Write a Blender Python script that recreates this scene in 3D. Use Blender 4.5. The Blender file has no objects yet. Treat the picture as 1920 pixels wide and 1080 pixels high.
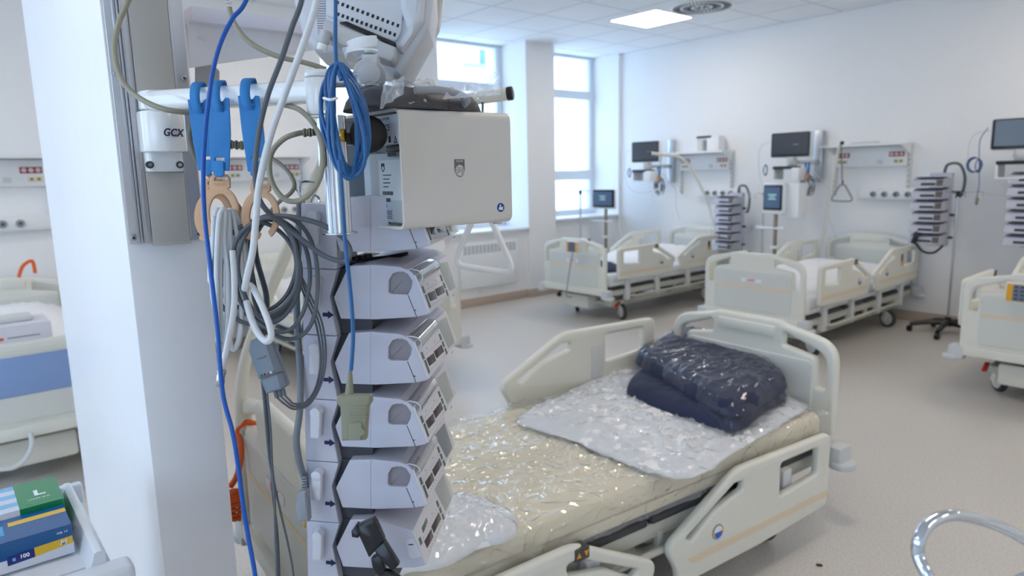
import bpy, bmesh, math, random
from mathutils import Vector, Matrix, noise
random.seed(7)
SC = bpy.context.scene
COL = SC.collection
PI = math.pi

# ---------------------------------------------------------------- camera
EYE = 1.49
FPX = 1292.0
_y, _p, _r = math.radians(-40.0), math.radians(9.4), math.radians(-1.3)
FW = Vector((math.cos(_y)*math.cos(_p), math.sin(_y)*math.cos(_p), -math.sin(_p)))
_r0 = Vector((math.sin(_y), -math.cos(_y), 0))
_u0 = _r0.cross(FW)
RT = _r0*math.cos(_r) + _u0*math.sin(_r)
UP = _u0*math.cos(_r) - _r0*math.sin(_r)
cd = bpy.data.cameras.new('camera')
cam = bpy.data.objects.new('camera', cd)
COL.objects.link(cam)
SC.camera = cam
cd.sensor_width = 36.0
cd.lens = FPX/1920*36.0
cd.clip_start = 0.02
cam.matrix_world = Matrix.Translation((0, 0, EYE)) @ Matrix((RT, UP, -FW)).transposed().to_4x4()
cd.dof.use_dof = True
cd.dof.focus_distance = 1.12
cd.dof.aperture_fstop = 4.8

# ---------------------------------------------------------------- world, light level
w = bpy.data.worlds.new('overcast_sky')
SC.world = w
w.use_nodes = True
wn = w.node_tree.nodes; wl = w.node_tree.links
bg = wn['Background']
gr = wn.new('ShaderNodeValToRGB'); tc = wn.new('ShaderNodeTexCoord'); sx = wn.new('ShaderNodeSeparateXYZ')
wl.new(tc.outputs['Generated'], sx.inputs[0]); wl.new(sx.outputs['Z'], gr.inputs[0]); wl.new(gr.outputs[0], bg.inputs[0])
gr.color_ramp.elements[0].color = (0.78, 0.89, 1.0, 1); gr.color_ramp.elements[0].position = 0.0
gr.color_ramp.elements[1].color = (0.68, 0.84, 1.0, 1); gr.color_ramp.elements[1].position = 0.8
bg.inputs[1].default_value = 4.6
SC.view_settings.view_transform = 'Standard'
SC.view_settings.look = 'None'
SC.view_settings.exposure = 0.08
SC.view_settings.gamma = 1.0
SC.view_settings.use_curve_mapping = False
SC.cycles.max_bounces = 10
SC.cycles.diffuse_bounces = 6
SC.cycles.transparent_max_bounces = 24
SC.cycles.caustics_reflective = False
SC.cycles.caustics_refractive = False
SC.cycles.sample_clamp_indirect = 6.0
PANEL_POWER = 14.0      # emission of the ceiling light panels

# ---------------------------------------------------------------- materials
def lin(c):
    return tuple(((v/255.0)/12.92 if v/255.0 <= 0.04045 else ((v/255.0+0.055)/1.055)**2.4) for v in c)
MATS = {}
def mat(name, rgb, rough=0.5, metal=0.0, bump=0.0, bscale=60.0, speck=None, sscale=200.0, coat=0.0, alpha=None, emit=None, spec=None, tvar=0.0):
    """procedural principled material; rgb in 0-255 display values"""
    if name in MATS: return MATS[name]
    m = bpy.data.materials.new(name); m.use_nodes = True
    nt = m.node_tree; b = nt.nodes['Principled BSDF']
    c = lin(rgb)
    b.inputs['Base Color'].default_value = (*c, 1)
    b.inputs['Roughness'].default_value = rough
    b.inputs['Metallic'].default_value = metal
    if spec is not None: b.inputs['Specular IOR Level'].default_value = spec
    if coat: b.inputs['Coat Weight'].default_value = coat; b.inputs['Coat Roughness'].default_value = 0.08
    if alpha is not None: b.inputs['Alpha'].default_value = alpha
    if emit is not None:
        b.inputs['Emission Color'].default_value = (*lin(emit[0]), 1); b.inputs['Emission Strength'].default_value = emit[1]
    tcn = nt.nodes.new('ShaderNodeTexCoord')
    nz = nt.nodes.new('ShaderNodeTexNoise'); nz.inputs['Scale'].default_value = sscale; nz.inputs['Detail'].default_value = 3
    nt.links.new(tcn.outputs['Object'], nz.inputs['Vector'])
    rp = nt.nodes.new('ShaderNodeValToRGB')
    if speck:
        c2 = lin(speck)
        rp.color_ramp.elements[0].position = 0.40; rp.color_ramp.elements[1].position = 0.60
        rp.color_ramp.elements[0].color = (*c2, 1); rp.color_ramp.elements[1].color = (*c, 1)
    else:
        k = 0.985 - tvar
        rp.color_ramp.elements[0].position = 0.3; rp.color_ramp.elements[1].position = 0.7
        rp.color_ramp.elements[0].color = (c[0]*k, c[1]*k, c[2]*k, 1); rp.color_ramp.elements[1].color = (*c, 1)
        if not tvar: nz.inputs['Scale'].default_value = 25.0
    nt.links.new(nz.outputs['Fac'], rp.inputs[0]); nt.links.new(rp.outputs[0], b.inputs['Base Color'])
    if bump:
        n2 = nt.nodes.new('ShaderNodeTexNoise'); n2.inputs['Scale'].default_value = bscale; n2.inputs['Detail'].default_value = 4
        nt.links.new(tcn.outputs['Object'], n2.inputs['Vector'])
        bp = nt.nodes.new('ShaderNodeBump'); bp.inputs['Strength'].default_value = bump; bp.inputs['Distance'].default_value = 0.01
        nt.links.new(n2.outputs['Fac'], bp.inputs['Height']); nt.links.new(bp.outputs[0], b.inputs['Normal'])
    MATS[name] = m
    return m

def schlick(N, L, normal=None):
    lw = N.new('ShaderNodeLayerWeight'); lw.inputs['Blend'].default_value = 0.5
    if normal is not None: L.new(normal, lw.inputs['Normal'])
    pw = N.new('ShaderNodeMath'); pw.operation = 'POWER'; pw.inputs[1].default_value = 5.0; L.new(lw.outputs['Facing'], pw.inputs[0])
    ma = N.new('ShaderNodeMath'); ma.operation = 'MULTIPLY_ADD'; ma.inputs[1].default_value = 0.7; ma.inputs[2].default_value = 0.04; L.new(pw.outputs[0], ma.inputs[0])
    return ma

def film_mat(name, tint=(235,242,250), haze=0.10, crease=1.0, scale=9.0, gloss=1.0, base=0.0, rough=0.08, ridge=0.5):
    """thin clear plastic film: transparent, glossy, with white painted on creases for milkiness and glint streaks"""
    m = bpy.data.materials.new(name); m.use_nodes = True
    nt = m.node_tree; N = nt.nodes; L = nt.links
    for n in list(N): N.remove(n)
    out = N.new('ShaderNodeOutputMaterial'); mx = N.new('ShaderNodeMixShader'); mx2 = N.new('ShaderNodeMixShader')
    tr = N.new('ShaderNodeBsdfTransparent'); gl = N.new('ShaderNodeBsdfGlossy'); df = N.new('ShaderNodeBsdfDiffuse')
    gl.inputs['Roughness'].default_value = rough; df.inputs['Color'].default_value = (*lin(tint), 1)
    t = N.new('ShaderNodeTexCoord')
    wv = N.new('ShaderNodeTexNoise'); wv.inputs['Scale'].default_value = scale; wv.inputs['Detail'].default_value = 5; wv.inputs['Distortion'].default_value = 1.6
    try: wv.noise_type = 'RIDGED_MULTIFRACTAL'
    except Exception: pass
    v2 = N.new('ShaderNodeTexVoronoi'); v2.feature = 'F1'; v2.inputs['Scale'].default_value = scale*2.2; v2.inputs['Randomness'].default_value = 1
    L.new(t.outputs['Object'], wv.inputs['Vector']); 
    mp = N.new('ShaderNodeMapping'); mp.inputs['Scale'].default_value = (1.0, 0.45, 1.0); mp.inputs['Rotation'].default_value = (0, 0, 0.6)
    L.new(t.outputs['Object'], mp.inputs['Vector']); L.new(mp.outputs[0], v2.inputs['Vector'])
    ad = N.new('ShaderNodeMath'); ad.operation = 'ADD'; L.new(wv.outputs['Fac'], ad.inputs[0]); L.new(v2.outputs['Distance'], ad.inputs[1])
    bp = N.new('ShaderNodeBump'); bp.inputs['Strength'].default_value = crease; bp.inputs['Distance'].default_value = 0.02
    L.new(ad.outputs[0], bp.inputs['Height']); L.new(bp.outputs[0], gl.inputs['Normal'])
    fr = schlick(N, L, bp.outputs[0])
    fm = N.new('ShaderNodeMath'); fm.operation = 'MULTIPLY_ADD'; fm.inputs[1].default_value = 1.4*gloss; fm.inputs[2].default_value = base; fm.use_clamp = True; L.new(fr.outputs[0], fm.inputs[0])
    rp = N.new('ShaderNodeValToRGB'); rp.color_ramp.elements[0].position = 0.62; rp.color_ramp.elements[1].position = 0.92
    rp.color_ramp.elements[0].color = (haze, haze, haze, 1); rp.color_ramp.elements[1].color = (min(1, haze+ridge),)*3+(1,)  # whiter mix on the ridges paints glint streaks
    L.new(wv.outputs['Fac'], rp.inputs[0])
    L.new(rp.outputs[0], mx.inputs[0]); L.new(tr.outputs[0], mx.inputs[1]); L.new(df.outputs[0], mx.inputs[2])
    L.new(fm.outputs[0], mx2.inputs[0]); L.new(mx.outputs[0], mx2.inputs[1]); L.new(gl.outputs[0], mx2.inputs[2])
    L.new(mx2.outputs[0], out.inputs[0])
    MATS[name] = m
    return m

def glass_mat(name, tint=(235,245,255), refl=0.10):
    m = bpy.data.materials.new(name); m.use_nodes = True
    nt = m.node_tree; N = nt.nodes; L = nt.links
    for n in list(N): N.remove(n)
    out = N.new('ShaderNodeOutputMaterial'); mx = N.new('ShaderNodeMixShader')
    tr = N.new('ShaderNodeBsdfTransparent'); gl = N.new('ShaderNodeBsdfGlossy')
    tr.inputs[0].default_value = (*lin(tint), 1); gl.inputs['Roughness'].default_value = 0.02
    fr = schlick(N, L)
    ml = N.new('ShaderNodeMath'); ml.operation = 'MULTIPLY'; ml.inputs[1].default_value = refl*10; ml.use_clamp = True
    L.new(fr.outputs[0], ml.inputs[0]); L.new(ml.outputs[0], mx.inputs[0]); L.new(tr.outputs[0], mx.inputs[1]); L.new(gl.outputs[0], mx.inputs[2]); L.new(mx.outputs[0], out.inputs[0])
    MATS[name] = m
    return m

wall_m   = mat('wall_paint', (240,240,240), 0.6, bump=0.03, bscale=220)
pillar_m = mat('pillar_paint', (240,241,243), 0.35, bump=0.02, bscale=120)
beige_m  = mat('bed_plastic', (226,226,216), 0.34)
beige_d  = mat('bed_panel', (214,217,212), 0.36)
cream_m  = mat('bed_stripe', (228,212,186), 0.45)
lgrey_m  = mat('light_grey_plastic', (212,214,214), 0.35)
white_m  = mat('white_plastic', (236,238,240), 0.28)
white_g  = mat('white_gloss', (238,240,240), 0.15, coat=0.4)
lilac_m  = mat('pump_plastic', (192,193,206), 0.42)
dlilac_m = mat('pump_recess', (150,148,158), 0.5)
cup_m    = mat('pump_cup', (142,136,142), 0.4)
grey_m   = mat('grey_plastic', (150,153,158), 0.4)
dgrey_m  = mat('grey_cable', (88,94,102), 0.45)
black_m  = mat('black_plastic', (22,22,26), 0.3)
rubber_m = mat('dark_rubber', (62,66,72), 0.6)
steel_m  = mat('steel', (200,203,208), 0.22, metal=1.0)
alu_m    = mat('aluminium', (208,210,214), 0.34, metal=1.0, bump=0.01)
chrome_m = mat('chrome', (215,222,230), 0.10, metal=1.0)
olive_m  = mat('olive_cable', (150,146,128), 0.4)
olived_m = mat('olive_plug', (134,134,112), 0.5)
blue_m   = mat('blue_cable', (24,90,148), 0.4)
dblue_m  = mat('bright_blue_cable', (6,84,176), 0.35)
strap_m  = mat('blue_strap', (46,126,192), 0.7, bump=0.1, bscale=400)
tan_m    = mat('tan_plastic', (206,164,126), 0.45)
wcable_m = mat('white_cable', (214,217,220), 0.4)
orange_m = mat('orange_plastic', (226,96,30), 0.5)
red_m    = mat('red_plastic', (200,44,36), 0.45)
dred_m   = mat('red_socket', (150,40,36), 0.5)
yellow_m = mat('yellow_plastic', (236,186,64), 0.5)
navy_m   = mat('navy_fabric', (30,40,72), 0.7, bump=0.3, bscale=120)
navyp_m  = mat('navy_print', (16,24,74), 0.5)
sheet_m  = mat('white_sheet', (240,241,244), 0.8, bump=0.15, bscale=90)
matt_m   = mat('mattress_cover', (242,231,198), 0.5, bump=0.05, bscale=60)
brass_m  = mat('brass', (190,150,70), 0.3, metal=1.0)
bumper_m = mat('bumper_grey', (206,210,212), 0.5)
underm   = mat('under_frame', (196,196,186), 0.45)
dark_m   = mat('dark_metal', (70,70,68), 0.45)
bluep_m  = mat('blue_panel', (134,162,208), 0.55)
glass_m  = glass_mat('window_glass')

# ---------------------------------------------------------------- mesh helpers
class MB:
    """collects shapes into one mesh"""
    def __init__(self): self.bm = bmesh.new(); self.mi = 0; self.mats = []
    def _take(self, tmp, M=None, mi=None):
        if M is not None: bmesh.ops.transform(tmp, matrix=M, verts=tmp.verts)
        me = bpy.data.meshes.new('tmp'); tmp.to_mesh(me); tmp.free()
        n = len(self.bm.faces)
        self.bm.from_mesh(me); bpy.data.meshes.remove(me)
        self.bm.faces.ensure_lookup_table()
        if mi is not None:
            for i in range(n, len(self.bm.faces)): self.bm.faces[i].material_index = mi
        return self
    def box(self, c, s, bev=0.0, seg=2, rot=None, mi=None):
        t = bmesh.new(); bmesh.ops.create_cube(t, size=1.0)
        bmesh.ops.scale(t, vec=s, verts=t.verts)
        if bev > 0: bmesh.ops.bevel(t, geom=t.edges[:], offset=min(bev, min(s)*0.49), segments=seg, profile=0.5, affect='EDGES')
        M = Matrix.Translation(c)
        if rot is not None: M = M @ rot.to_4x4()
        return self._take(t, M, mi)
    def box2(self, a, b, bev=0.0, seg=2, mi=None):
        a = Vector(a); b = Vector(b)
        return self.box((a+b)/2, [abs(v) for v in (b-a)], bev, seg, mi=mi)
    def cyl(self, p0, p1, r, r2=None, seg=20, bev=0.0, mi=None):
        p0 = Vector(p0); p1 = Vector(p1); d = p1-p0
        t = bmesh.new(); bmesh.ops.create_cone(t, cap_ends=True, cap_tris=False, segments=seg, radius1=r, radius2=r if r2 is None else r2, depth=d.length)
        if bev > 0:
            ed = [e for e in t.edges if len(e.link_faces) == 2 and any(len(f.verts) > 4 for f in e.link_faces)]
            bmesh.ops.bevel(t, geom=ed, offset=bev, segments=2, profile=0.5, affect='EDGES')
        M = Matrix.Translation((p0+p1)/2) @ d.to_track_quat('Z', 'Y').to_matrix().to_4x4()
        return self._take(t, M, mi)
    def sphere(self, c, r, s=(1,1,1), seg=18, mi=None):
        t = bmesh.new(); bmesh.ops.create_uvsphere(t, u_segments=seg, v_segments=max(8, seg//2), radius=r)
        return self._take(t, Matrix.Translation(c) @ Matrix.Diagonal((*s, 1)), mi)
    def prism(self, poly, t0, t1, M=None, bev=0.0, mi=None):
        """poly: list of 2d points (x,y), extruded in z from t0 to t1, then placed by M"""
        t = bmesh.new()
        vs = [t.verts.new((p[0], p[1], t0)) for p in poly]
        f = t.faces.new(vs)
        r = bmesh.ops.extrude_face_region(t, geom=[f])
        bmesh.ops.translate(t, vec=(0, 0, t1-t0), verts=[v for v in r['geom'] if isinstance(v, bmesh.types.BMVert)])
        bmesh.ops.recalc_face_normals(t, faces=t.faces)
        if bev > 0: bmesh.ops.bevel(t, geom=t.edges[:], offset=bev, segments=2, profile=0.5, affect='EDGES')
        return self._take(t, M, mi)
    def tube(self, pts, r, seg=10, closed=False, cap=True, mi=None):
        pts = [Vector(p) for p in pts]; n = len(pts)
        rr = r if isinstance(r, (list, tuple)) else [r]*n
        t = bmesh.new(); rings = []
        prev = None
        for i in range(n):
            if closed: d = pts[(i+1) % n]-pts[i-1]
            else: d = pts[min(i+1, n-1)]-pts[max(i-1, 0)]
            if d.length < 1e-9: d = Vector((0, 0, 1))
            d.normalize()
            if prev is None:
                a = Vector((0, 0, 1)) if abs(d.z) < 0.9 else Vector((1, 0, 0))
                u = d.cross(a).normalized()
            else:
                u = prev - d*prev.dot(d)
                u = u.normalized() if u.length > 1e-6 else d.orthogonal().normalized()
            prev = u; v = d.cross(u)
            rings.append([t.verts.new(pts[i]+(u*math.cos(2*PI*k/seg)+v*math.sin(2*PI*k/seg))*rr[i]) for k in range(seg)])
        m = n if closed else n-1
        for i in range(m):
            A = rings[i]; B = rings[(i+1) % n]
            for k in range(seg): t.faces.new((A[k], A[(k+1) % seg], B[(k+1) % seg], B[k]))
        if cap and not closed:
            t.faces.new(rings[0][::-1]); t.faces.new(rings[-1])
        bmesh.ops.recalc_face_normals(t, faces=t.faces)
        return self._take(t, None, mi)
    def grid(self, nu, nv, fn, mi=None, wrap=False):
        t = bmesh.new()
        V = [[t.verts.new(fn(i/(nu-1), j/(nv-1))) for j in range(nv)] for i in range(nu)]
        for i in range(nu-1):
            for j in range(nv-1): t.faces.new((V[i][j], V[i+1][j], V[i+1][j+1], V[i][j+1]))
        return self._take(t, None, mi)
    def mesh(self, me, M=None, mi=None):
        t = bmesh.new(); t.from_mesh(me)
        return self._take(t, M, mi)
    def build(self, name, m, parent=None, smooth=35, M=None, loc=None):
        me = bpy.data.meshes.new(name); 
        bmesh.ops.remove_doubles(self.bm, verts=self.bm.verts, dist=1e-6)
        self.bm.to_mesh(me); self.bm.free()
        for k in (m if isinstance(m, (list, tuple)) else [m]): me.materials.append(k)
        if smooth:
            for p in me.polygons: p.use_smooth = True
            me.set_sharp_from_angle(angle=math.radians(smooth))
        o = bpy.data.objects.new(name, me); COL.objects.link(o)
        if parent is not None: o.parent = parent
        if loc is not None: o.location = loc
        if M is not None: o.matrix_local = M
        return o

def rpoly(pts, n=6):
    """polygon with rounded corners: pts (x,y,r)"""
    out = []
    N = len(pts)
    for i in range(N):
        p = pts[i]; x, y = p[0], p[1]; r = p[2] if len(p) > 2 else 0
        P = Vector((x, y)); A = Vector(pts[i-1][:2]); B = Vector(pts[(i+1) % N][:2])
        a = (A-P); b = (B-P); la, lb = a.length, b.length
        if r <= 0 or la < 1e-6 or lb < 1e-6: out.append((x, y)); continue
        a.normalize(); b.normalize()
        c = max(-0.9999, min(0.9999, a.dot(b)))
        h = math.acos(c)/2
        t = min(r/math.tan(h), la*0.49, lb*0.49)
        p0 = P+a*t; p1 = P+b*t
        for k in range(n+1):
            s = k/n
            q = p0*(1-s)**2 + P*2*s*(1-s) + p1*s*s
            out.append((q.x, q.y))
    return out

def plate_mesh(outer, holes=(), t=0.02, bev=0.004, res=2):
    """flat plate with holes and rounded rims, in XY, thickness along z"""
    cu = bpy.data.curves.new('pl', 'CURVE'); cu.dimensions = '2D'; cu.fill_mode = 'BOTH'
    for poly in [outer]+list(holes):
        sp = cu.splines.new('POLY'); sp.points.add(len(poly)-1)
        for k, p in enumerate(poly): sp.points[k].co = (p[0], p[1], 0, 1)
        sp.use_cyclic_u = True
    cu.extrude = max(t/2-bev, 0.0001); cu.bevel_depth = bev; cu.bevel_resolution = res; cu.offset = -bev
    ob = bpy.data.objects.new('pl', cu)
    me = bpy.data.meshes.new_from_object(ob)
    bpy.data.objects.remove(ob); bpy.data.curves.remove(cu)
    return me

def text_mesh(s, size, depth=0.0004, align='CENTER', bold=0.0, sp=1.0, shear=0.0):
    cu = bpy.data.curves.new('tx', 'FONT'); cu.body = s; cu.size = size; cu.extrude = depth; cu.align_x = align; cu.align_y = 'CENTER'
    cu.offset = bold; cu.space_character = sp; cu.shear = shear; cu.resolution_u = 3
    ob = bpy.data.objects.new('tx', cu)
    me = bpy.data.meshes.new_from_object(ob)
    bpy.data.objects.remove(ob); bpy.data.curves.remove(cu)
    return me

def frame(o, x, y):
    """matrix with origin o, local x along x, local y along y"""
    x = Vector(x).normalized(); z = x.cross(Vector(y)).normalized(); y = z.cross(x)
    M = Matrix((x, y, z)).transposed().to_4x4(); M.translation = Vector(o)
    return M

def smoothpts(pts, n=8, closed=False):
    """Catmull-Rom through points"""
    P = [Vector(p) for p in pts]; N = len(P); out = []
    rng = range(N) if closed else range(N-1)
    for i in rng:
        if closed: a, b, c, d = P[i-1], P[i], P[(i+1) % N], P[(i+2) % N]
        else: a, b, c, d = P[max(i-1, 0)], P[i], P[i+1], P[min(i+2, N-1)]
        for k in range(n):
            t = k/n
            out.append(0.5*((2*b)+(c-a)*t+(2*a-5*b+4*c-d)*t*t+(3*b-a-3*c+d)*t**3))
    if not closed: out.append(P[-1])
    return out

def at(px, py, d):
    """the point in the room seen at a pixel, d metres in front of the lens"""
    return Vector((0, 0, EYE)) + (FW + RT*((px-960)/FPX) - UP*((py-540)/FPX))*d

def tag(o, label=None, cat=None, group=None, kind=None):
    if label: o['label'] = label
    if cat: o['category'] = cat
    if group: o['group'] = group
    if kind: o['kind'] = kind
    return o
def thing(name, label, cat, loc=(0, 0, 0), rz=0.0, group=None, M=None):
    o = bpy.data.objects.new(name, None); COL.objects.link(o)
    o.empty_display_size = 0.1
    if M is not None: o.matrix_world = M
    else: o.location = loc; o.rotation_euler = (0, 0, rz)
    return tag(o, label, cat, group)
def copy_tree(o, label=None, loc=None, rz=None, parent=None, group=None):
    c = o.copy(); COL.objects.link(c)
    if parent is not None: c.parent = parent
    for ch in list(o.children): copy_tree(ch, parent=c)
    if label: c['label'] = label
    if group: c['group'] = group
    if loc is not None: c.location = loc
    if rz is not None: c.rotation_euler = (0, 0, rz)
    return c
def struct(o): o['kind'] = 'structure'; return o
# ================================================================ THE ROOM
CEIL = 3.0
XW, XG, YH, YL, XB = 6.2, 6.65, -7.15, 3.2, -3.2     # pillar faces, window plane, head wall, left wall, back wall
# floor: speckled vinyl
fl = MB().box2((XB-0.2, YH-0.2, -0.1), (XG+0.3, YL+0.2, 0)).build('floor', mat('floor_vinyl', (214,209,203), 0.38, speck=(200,194,187), sscale=110, bump=0.0), smooth=0)
struct(fl)
# ceiling with a 0.6 m grid drawn by brick texture seams
cm = bpy.data.materials.new('ceiling_tiles'); cm.use_nodes = True
nt = cm.node_tree; b = nt.nodes['Principled BSDF']; b.inputs['Roughness'].default_value = 0.8
tcn = nt.nodes.new('ShaderNodeTexCoord'); mp = nt.nodes.new('ShaderNodeMapping'); br = nt.nodes.new('ShaderNodeTexBrick')
br.offset = 0.0; br.inputs['Scale'].default_value = 1.0; br.inputs['Brick Width'].default_value = 0.6; br.inputs['Row Height'].default_value = 0.6
br.inputs['Mortar Size'].default_value = 0.012; br.inputs['Mortar Smooth'].default_value = 0.1
br.inputs['Color1'].default_value = (*lin((236,238,240)), 1); br.inputs['Color2'].default_value = (*lin((232,234,237)), 1); br.inputs['Mortar'].default_value = (*lin((206,209,214)), 1)
mp.inputs['Location'].default_value = (0.26, 0.55, 0)
nt.links.new(tcn.outputs['Object'], mp.inputs[0]); nt.links.new(mp.outputs[0], br.inputs['Vector']); nt.links.new(br.outputs[0], b.inputs['Base Color'])
bp = nt.nodes.new('ShaderNodeBump'); bp.inputs['Strength'].default_value = 0.25; bp.inputs['Distance'].default_value = 0.01; bp.invert = True
nt.links.new(br.outputs['Fac'], bp.inputs['Height']); nt.links.new(bp.outputs[0], b.inputs['Normal'])
struct(MB().box2((XB-0.2, YH-0.2, CEIL), (XG+0.3, YL+0.2, CEIL+0.1)).build('ceiling', cm, smooth=0))
struct(MB().box2((XB-0.2, YH-0.2, 0), (XG+0.3, YH, CEIL)).build('wall_head', wall_m, smooth=0))
struct(MB().box2((XB-0.2, YH, 0), (XB, YL+0.2, CEIL)).build('wall_back', wall_m, smooth=0))
# side wall with three windows that light the camera's left
SW = [(-2.2, 0.0), (0.9, 3.1), (3.8, 5.8)]
mb = MB(); x = XB
for a, c in SW:
    mb.box2((x, YL, 0), (a, YL+0.2, CEIL)); mb.box2((a, YL, 0), (c, YL+0.2, 0.9)); mb.box2((a, YL, 2.8), (c, YL+0.2, CEIL)); x = c
mb.box2((x, YL, 0), (XG+0.3, YL+0.2, CEIL))
struct(mb.build('wall_left', wall_m, smooth=0))
# window wall: piers standing forward, glazing set back behind the sills
WIN = [(-7.10, -5.94, 0.93), (-5.487, -4.26, 0.86), (-3.70, -2.95, 0.9)]   # y0, y1, sill height
mb = MB()
edges = [(-7.15, -7.10), (-5.94, -5.487), (-4.26, -3.70), (-2.95, YL)]
for a, c in edges: mb.box2((XW, a, 0), (XG+0.3, c, CEIL))
struct(mb.build('wall_window', wall_m, smooth=0))
for a, c, s in WIN: struct(MB().box2((XW+0.03, a, 0), (XG+0.3, c, s-0.03)).build('wall_sill', wall_m, smooth=0))
frame_m = mat('window_frame', (226,232,240), 0.4)
for i, (a, c, s) in enumerate(WIN):
    mb = MB(); z0, z1 = s, CEIL-0.005; t = 0.075
    mb.box2((XG, a, z0), (XG+0.06, a+t, z1), 0.005); mb.box2((XG, c-t, z0), (XG+0.06, c, z1), 0.005)
    for zz, h in ((z0, 0.07), (1.39, 0.13), (2.45, 0.11), (z1-0.03, 0.03)): mb.box2((XG-0.01, a, zz), (XG+0.06, c, zz+h), 0.005)
    o = struct(mb.build('window_%d' % (i+1), frame_m))
    MB().box2((XG+0.02, a+t, z0+0.06), (XG+0.026, c-t, z1-0.02)).build('glass', glass_m, o, smooth=0)
    MB().box2((XW-0.035, a-0.0, s-0.03), (XG, c, s), 0.006).build('window_sill', white_m, o)
    if i == 1:
        h = MB().box2((XG-0.03, c-0.06, 1.7), (XG-0.012, c-0.035, 1.84), 0.004); h.cyl((XG-0.04, c-0.047, 1.72), (XG, c-0.047, 1.72), 0.012); h.build('window_handle', white_m, o)
for i, (a, c) in enumerate(SW):
    mb = MB(); t = 0.06; m_ = (a+c)/2
    for x0 in (a, m_-0.04, c-t): mb.box2((x0, YL+0.08, 0.9), (x0+t+0.02, YL+0.14, 2.8))
    mb.box2((a, YL+0.08, 0.9), (c, YL+0.14, 0.97)); mb.box2((a, YL+0.08, 2.73), (c, YL+0.14, 2.8))
    o = struct(mb.build('window_%d' % (i+4), frame_m, smooth=0))
    MB().box2((a+t, YL+0.10, 0.95), (c-t, YL+0.106, 2.76)).build('glass', glass_m, o, smooth=0)
# baseboards: speckled beige vinyl cove
bb = mat('baseboard_vinyl', (196,180,164), 0.5, speck=(178,162,148), sscale=180)
struct(MB().box2((XB, YH, 0), (XW+0.02, YH+0.012, 0.10), 0.003).build('baseboard_head', bb))
mb = MB()
for a, c in [(-7.15, -7.1), (-5.94, -5.487), (-4.26, -3.70), (-2.95, YL)]: mb.box2((XW-0.012, a-0.012, 0), (XW, c+0.012, 0.10), 0.003)
for a, c, s in WIN: mb.box2((XW+0.018, a, 0), (XW+0.032, c, 0.10), 0.003)
struct(mb.build('baseboard_window', bb))
# ceiling services
def light_panel(x, y, label):
    o = thing('ceiling_light', label, 'light', (x, y, CEIL), 0, 'square ceiling light panels')
    f = MB(); s = 0.2975
    for sx_, sy_ in ((1, 0), (-1, 0)): f.box((sx_*(s-0.006), 0, -0.003), (0.012, 2*s, 0.008))
    for sx_, sy_ in ((0, 1), (0, -1)): f.box((0, sy_*(s-0.006), -0.003), (2*s, 0.012, 0.008))
    f.build('frame', white_m, o, smooth=0)
    MB().box((0, 0, -0.0035), (2*s-0.02, 2*s-0.02, 0.005)).build('diffuser', mat('light_diffuser', (255,250,244), 0.5, emit=((255,241,224), PANEL_POWER)), o, smooth=0)
    return o
LP = [(4.64, -5.80, 'square white light panel in the ceiling beside the round air vent'),
      (4.64, -2.2, 'square ceiling light panel over the beds by the windows, out of the frame'),
      (1.04, -5.8, 'square ceiling light panel over the rightmost far bed, out of the frame'),
      (1.04, -2.2, 'square ceiling light panel above the near bed, out of the frame'),
      (4.64, 1.4, 'square ceiling light panel in the window-side left corner, out of the frame'),
      (1.04, 1.4, 'square ceiling light panel behind the white pillar, out of the frame'),
      (-1.96, -2.2, 'square ceiling light panel behind the camera, out of the frame'),
      (-1.96, -5.8, 'square ceiling light panel at the far right of the ward, out of the frame')]
for x, y, l in LP: light_panel(x, y, l)
# round swirl diffuser in a tile
o = thing('air_vent', 'round white swirl air vent with radial slots in the ceiling', 'vent', (4.04, -5.80, CEIL))
MB().cyl((0, 0, -0.006), (0, 0, 0.0), 0.292, seg=64, bev=0.002).build('vent_face', white_m, o)
mb = MB()
for ring, (r0, r1, n) in enumerate(((0.20, 0.27, 48), (0.10, 0.18, 28), (0.02, 0.08, 8))):
    for k in range(n):
        a = 2*PI*k/n + ring*0.1; r = (r0+r1)/2
        mb.box((r*math.cos(a), r*math.sin(a), -0.007), (r1-r0, 0.012 if ring == 0 else 0.014, 0.003), rot=Matrix.Rotation(a+0.35, 3, 'Z'))
s = mb.build('vent_slots', mat('vent_slot_dark', (70,72,76), 0.7), o, smooth=0)
sm = MB().cyl((2.55, -3.05, CEIL-0.035), (2.55, -3.05, CEIL), 0.05, 0.055, bev=0.006).build('smoke_detector', white_g)
tag(sm, 'small white smoke detector on the ceiling left of the light panel', 'detector')
# radiator under the middle window, socket beside it
o = thing('radiator', 'flat white panel radiator with top grille slots below the window ledge', 'radiator', (XW+0.03, -4.87, 0.22))
MB().box2((-0.05, -0.42, 0.0), (-0.001, 0.42, 0.52), 0.008).build('panel', white_m, o)
mb = MB()
for j in range(4):
    for k in range(14): mb.box((-0.051, -0.36+k*0.055, 0.40+j*0.024), (0.004, 0.038, 0.012))
mb.build('grille', mat('radiator_slot', (150,156,162), 0.6), o, smooth=0)
o = MB().box2((XW+0.02, -4.80, 0.14), (XW+0.03, -4.73, 0.21), 0.002).build('wall_socket', white_m); tag(o, 'small white wall socket low under the radiator', 'socket')
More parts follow.
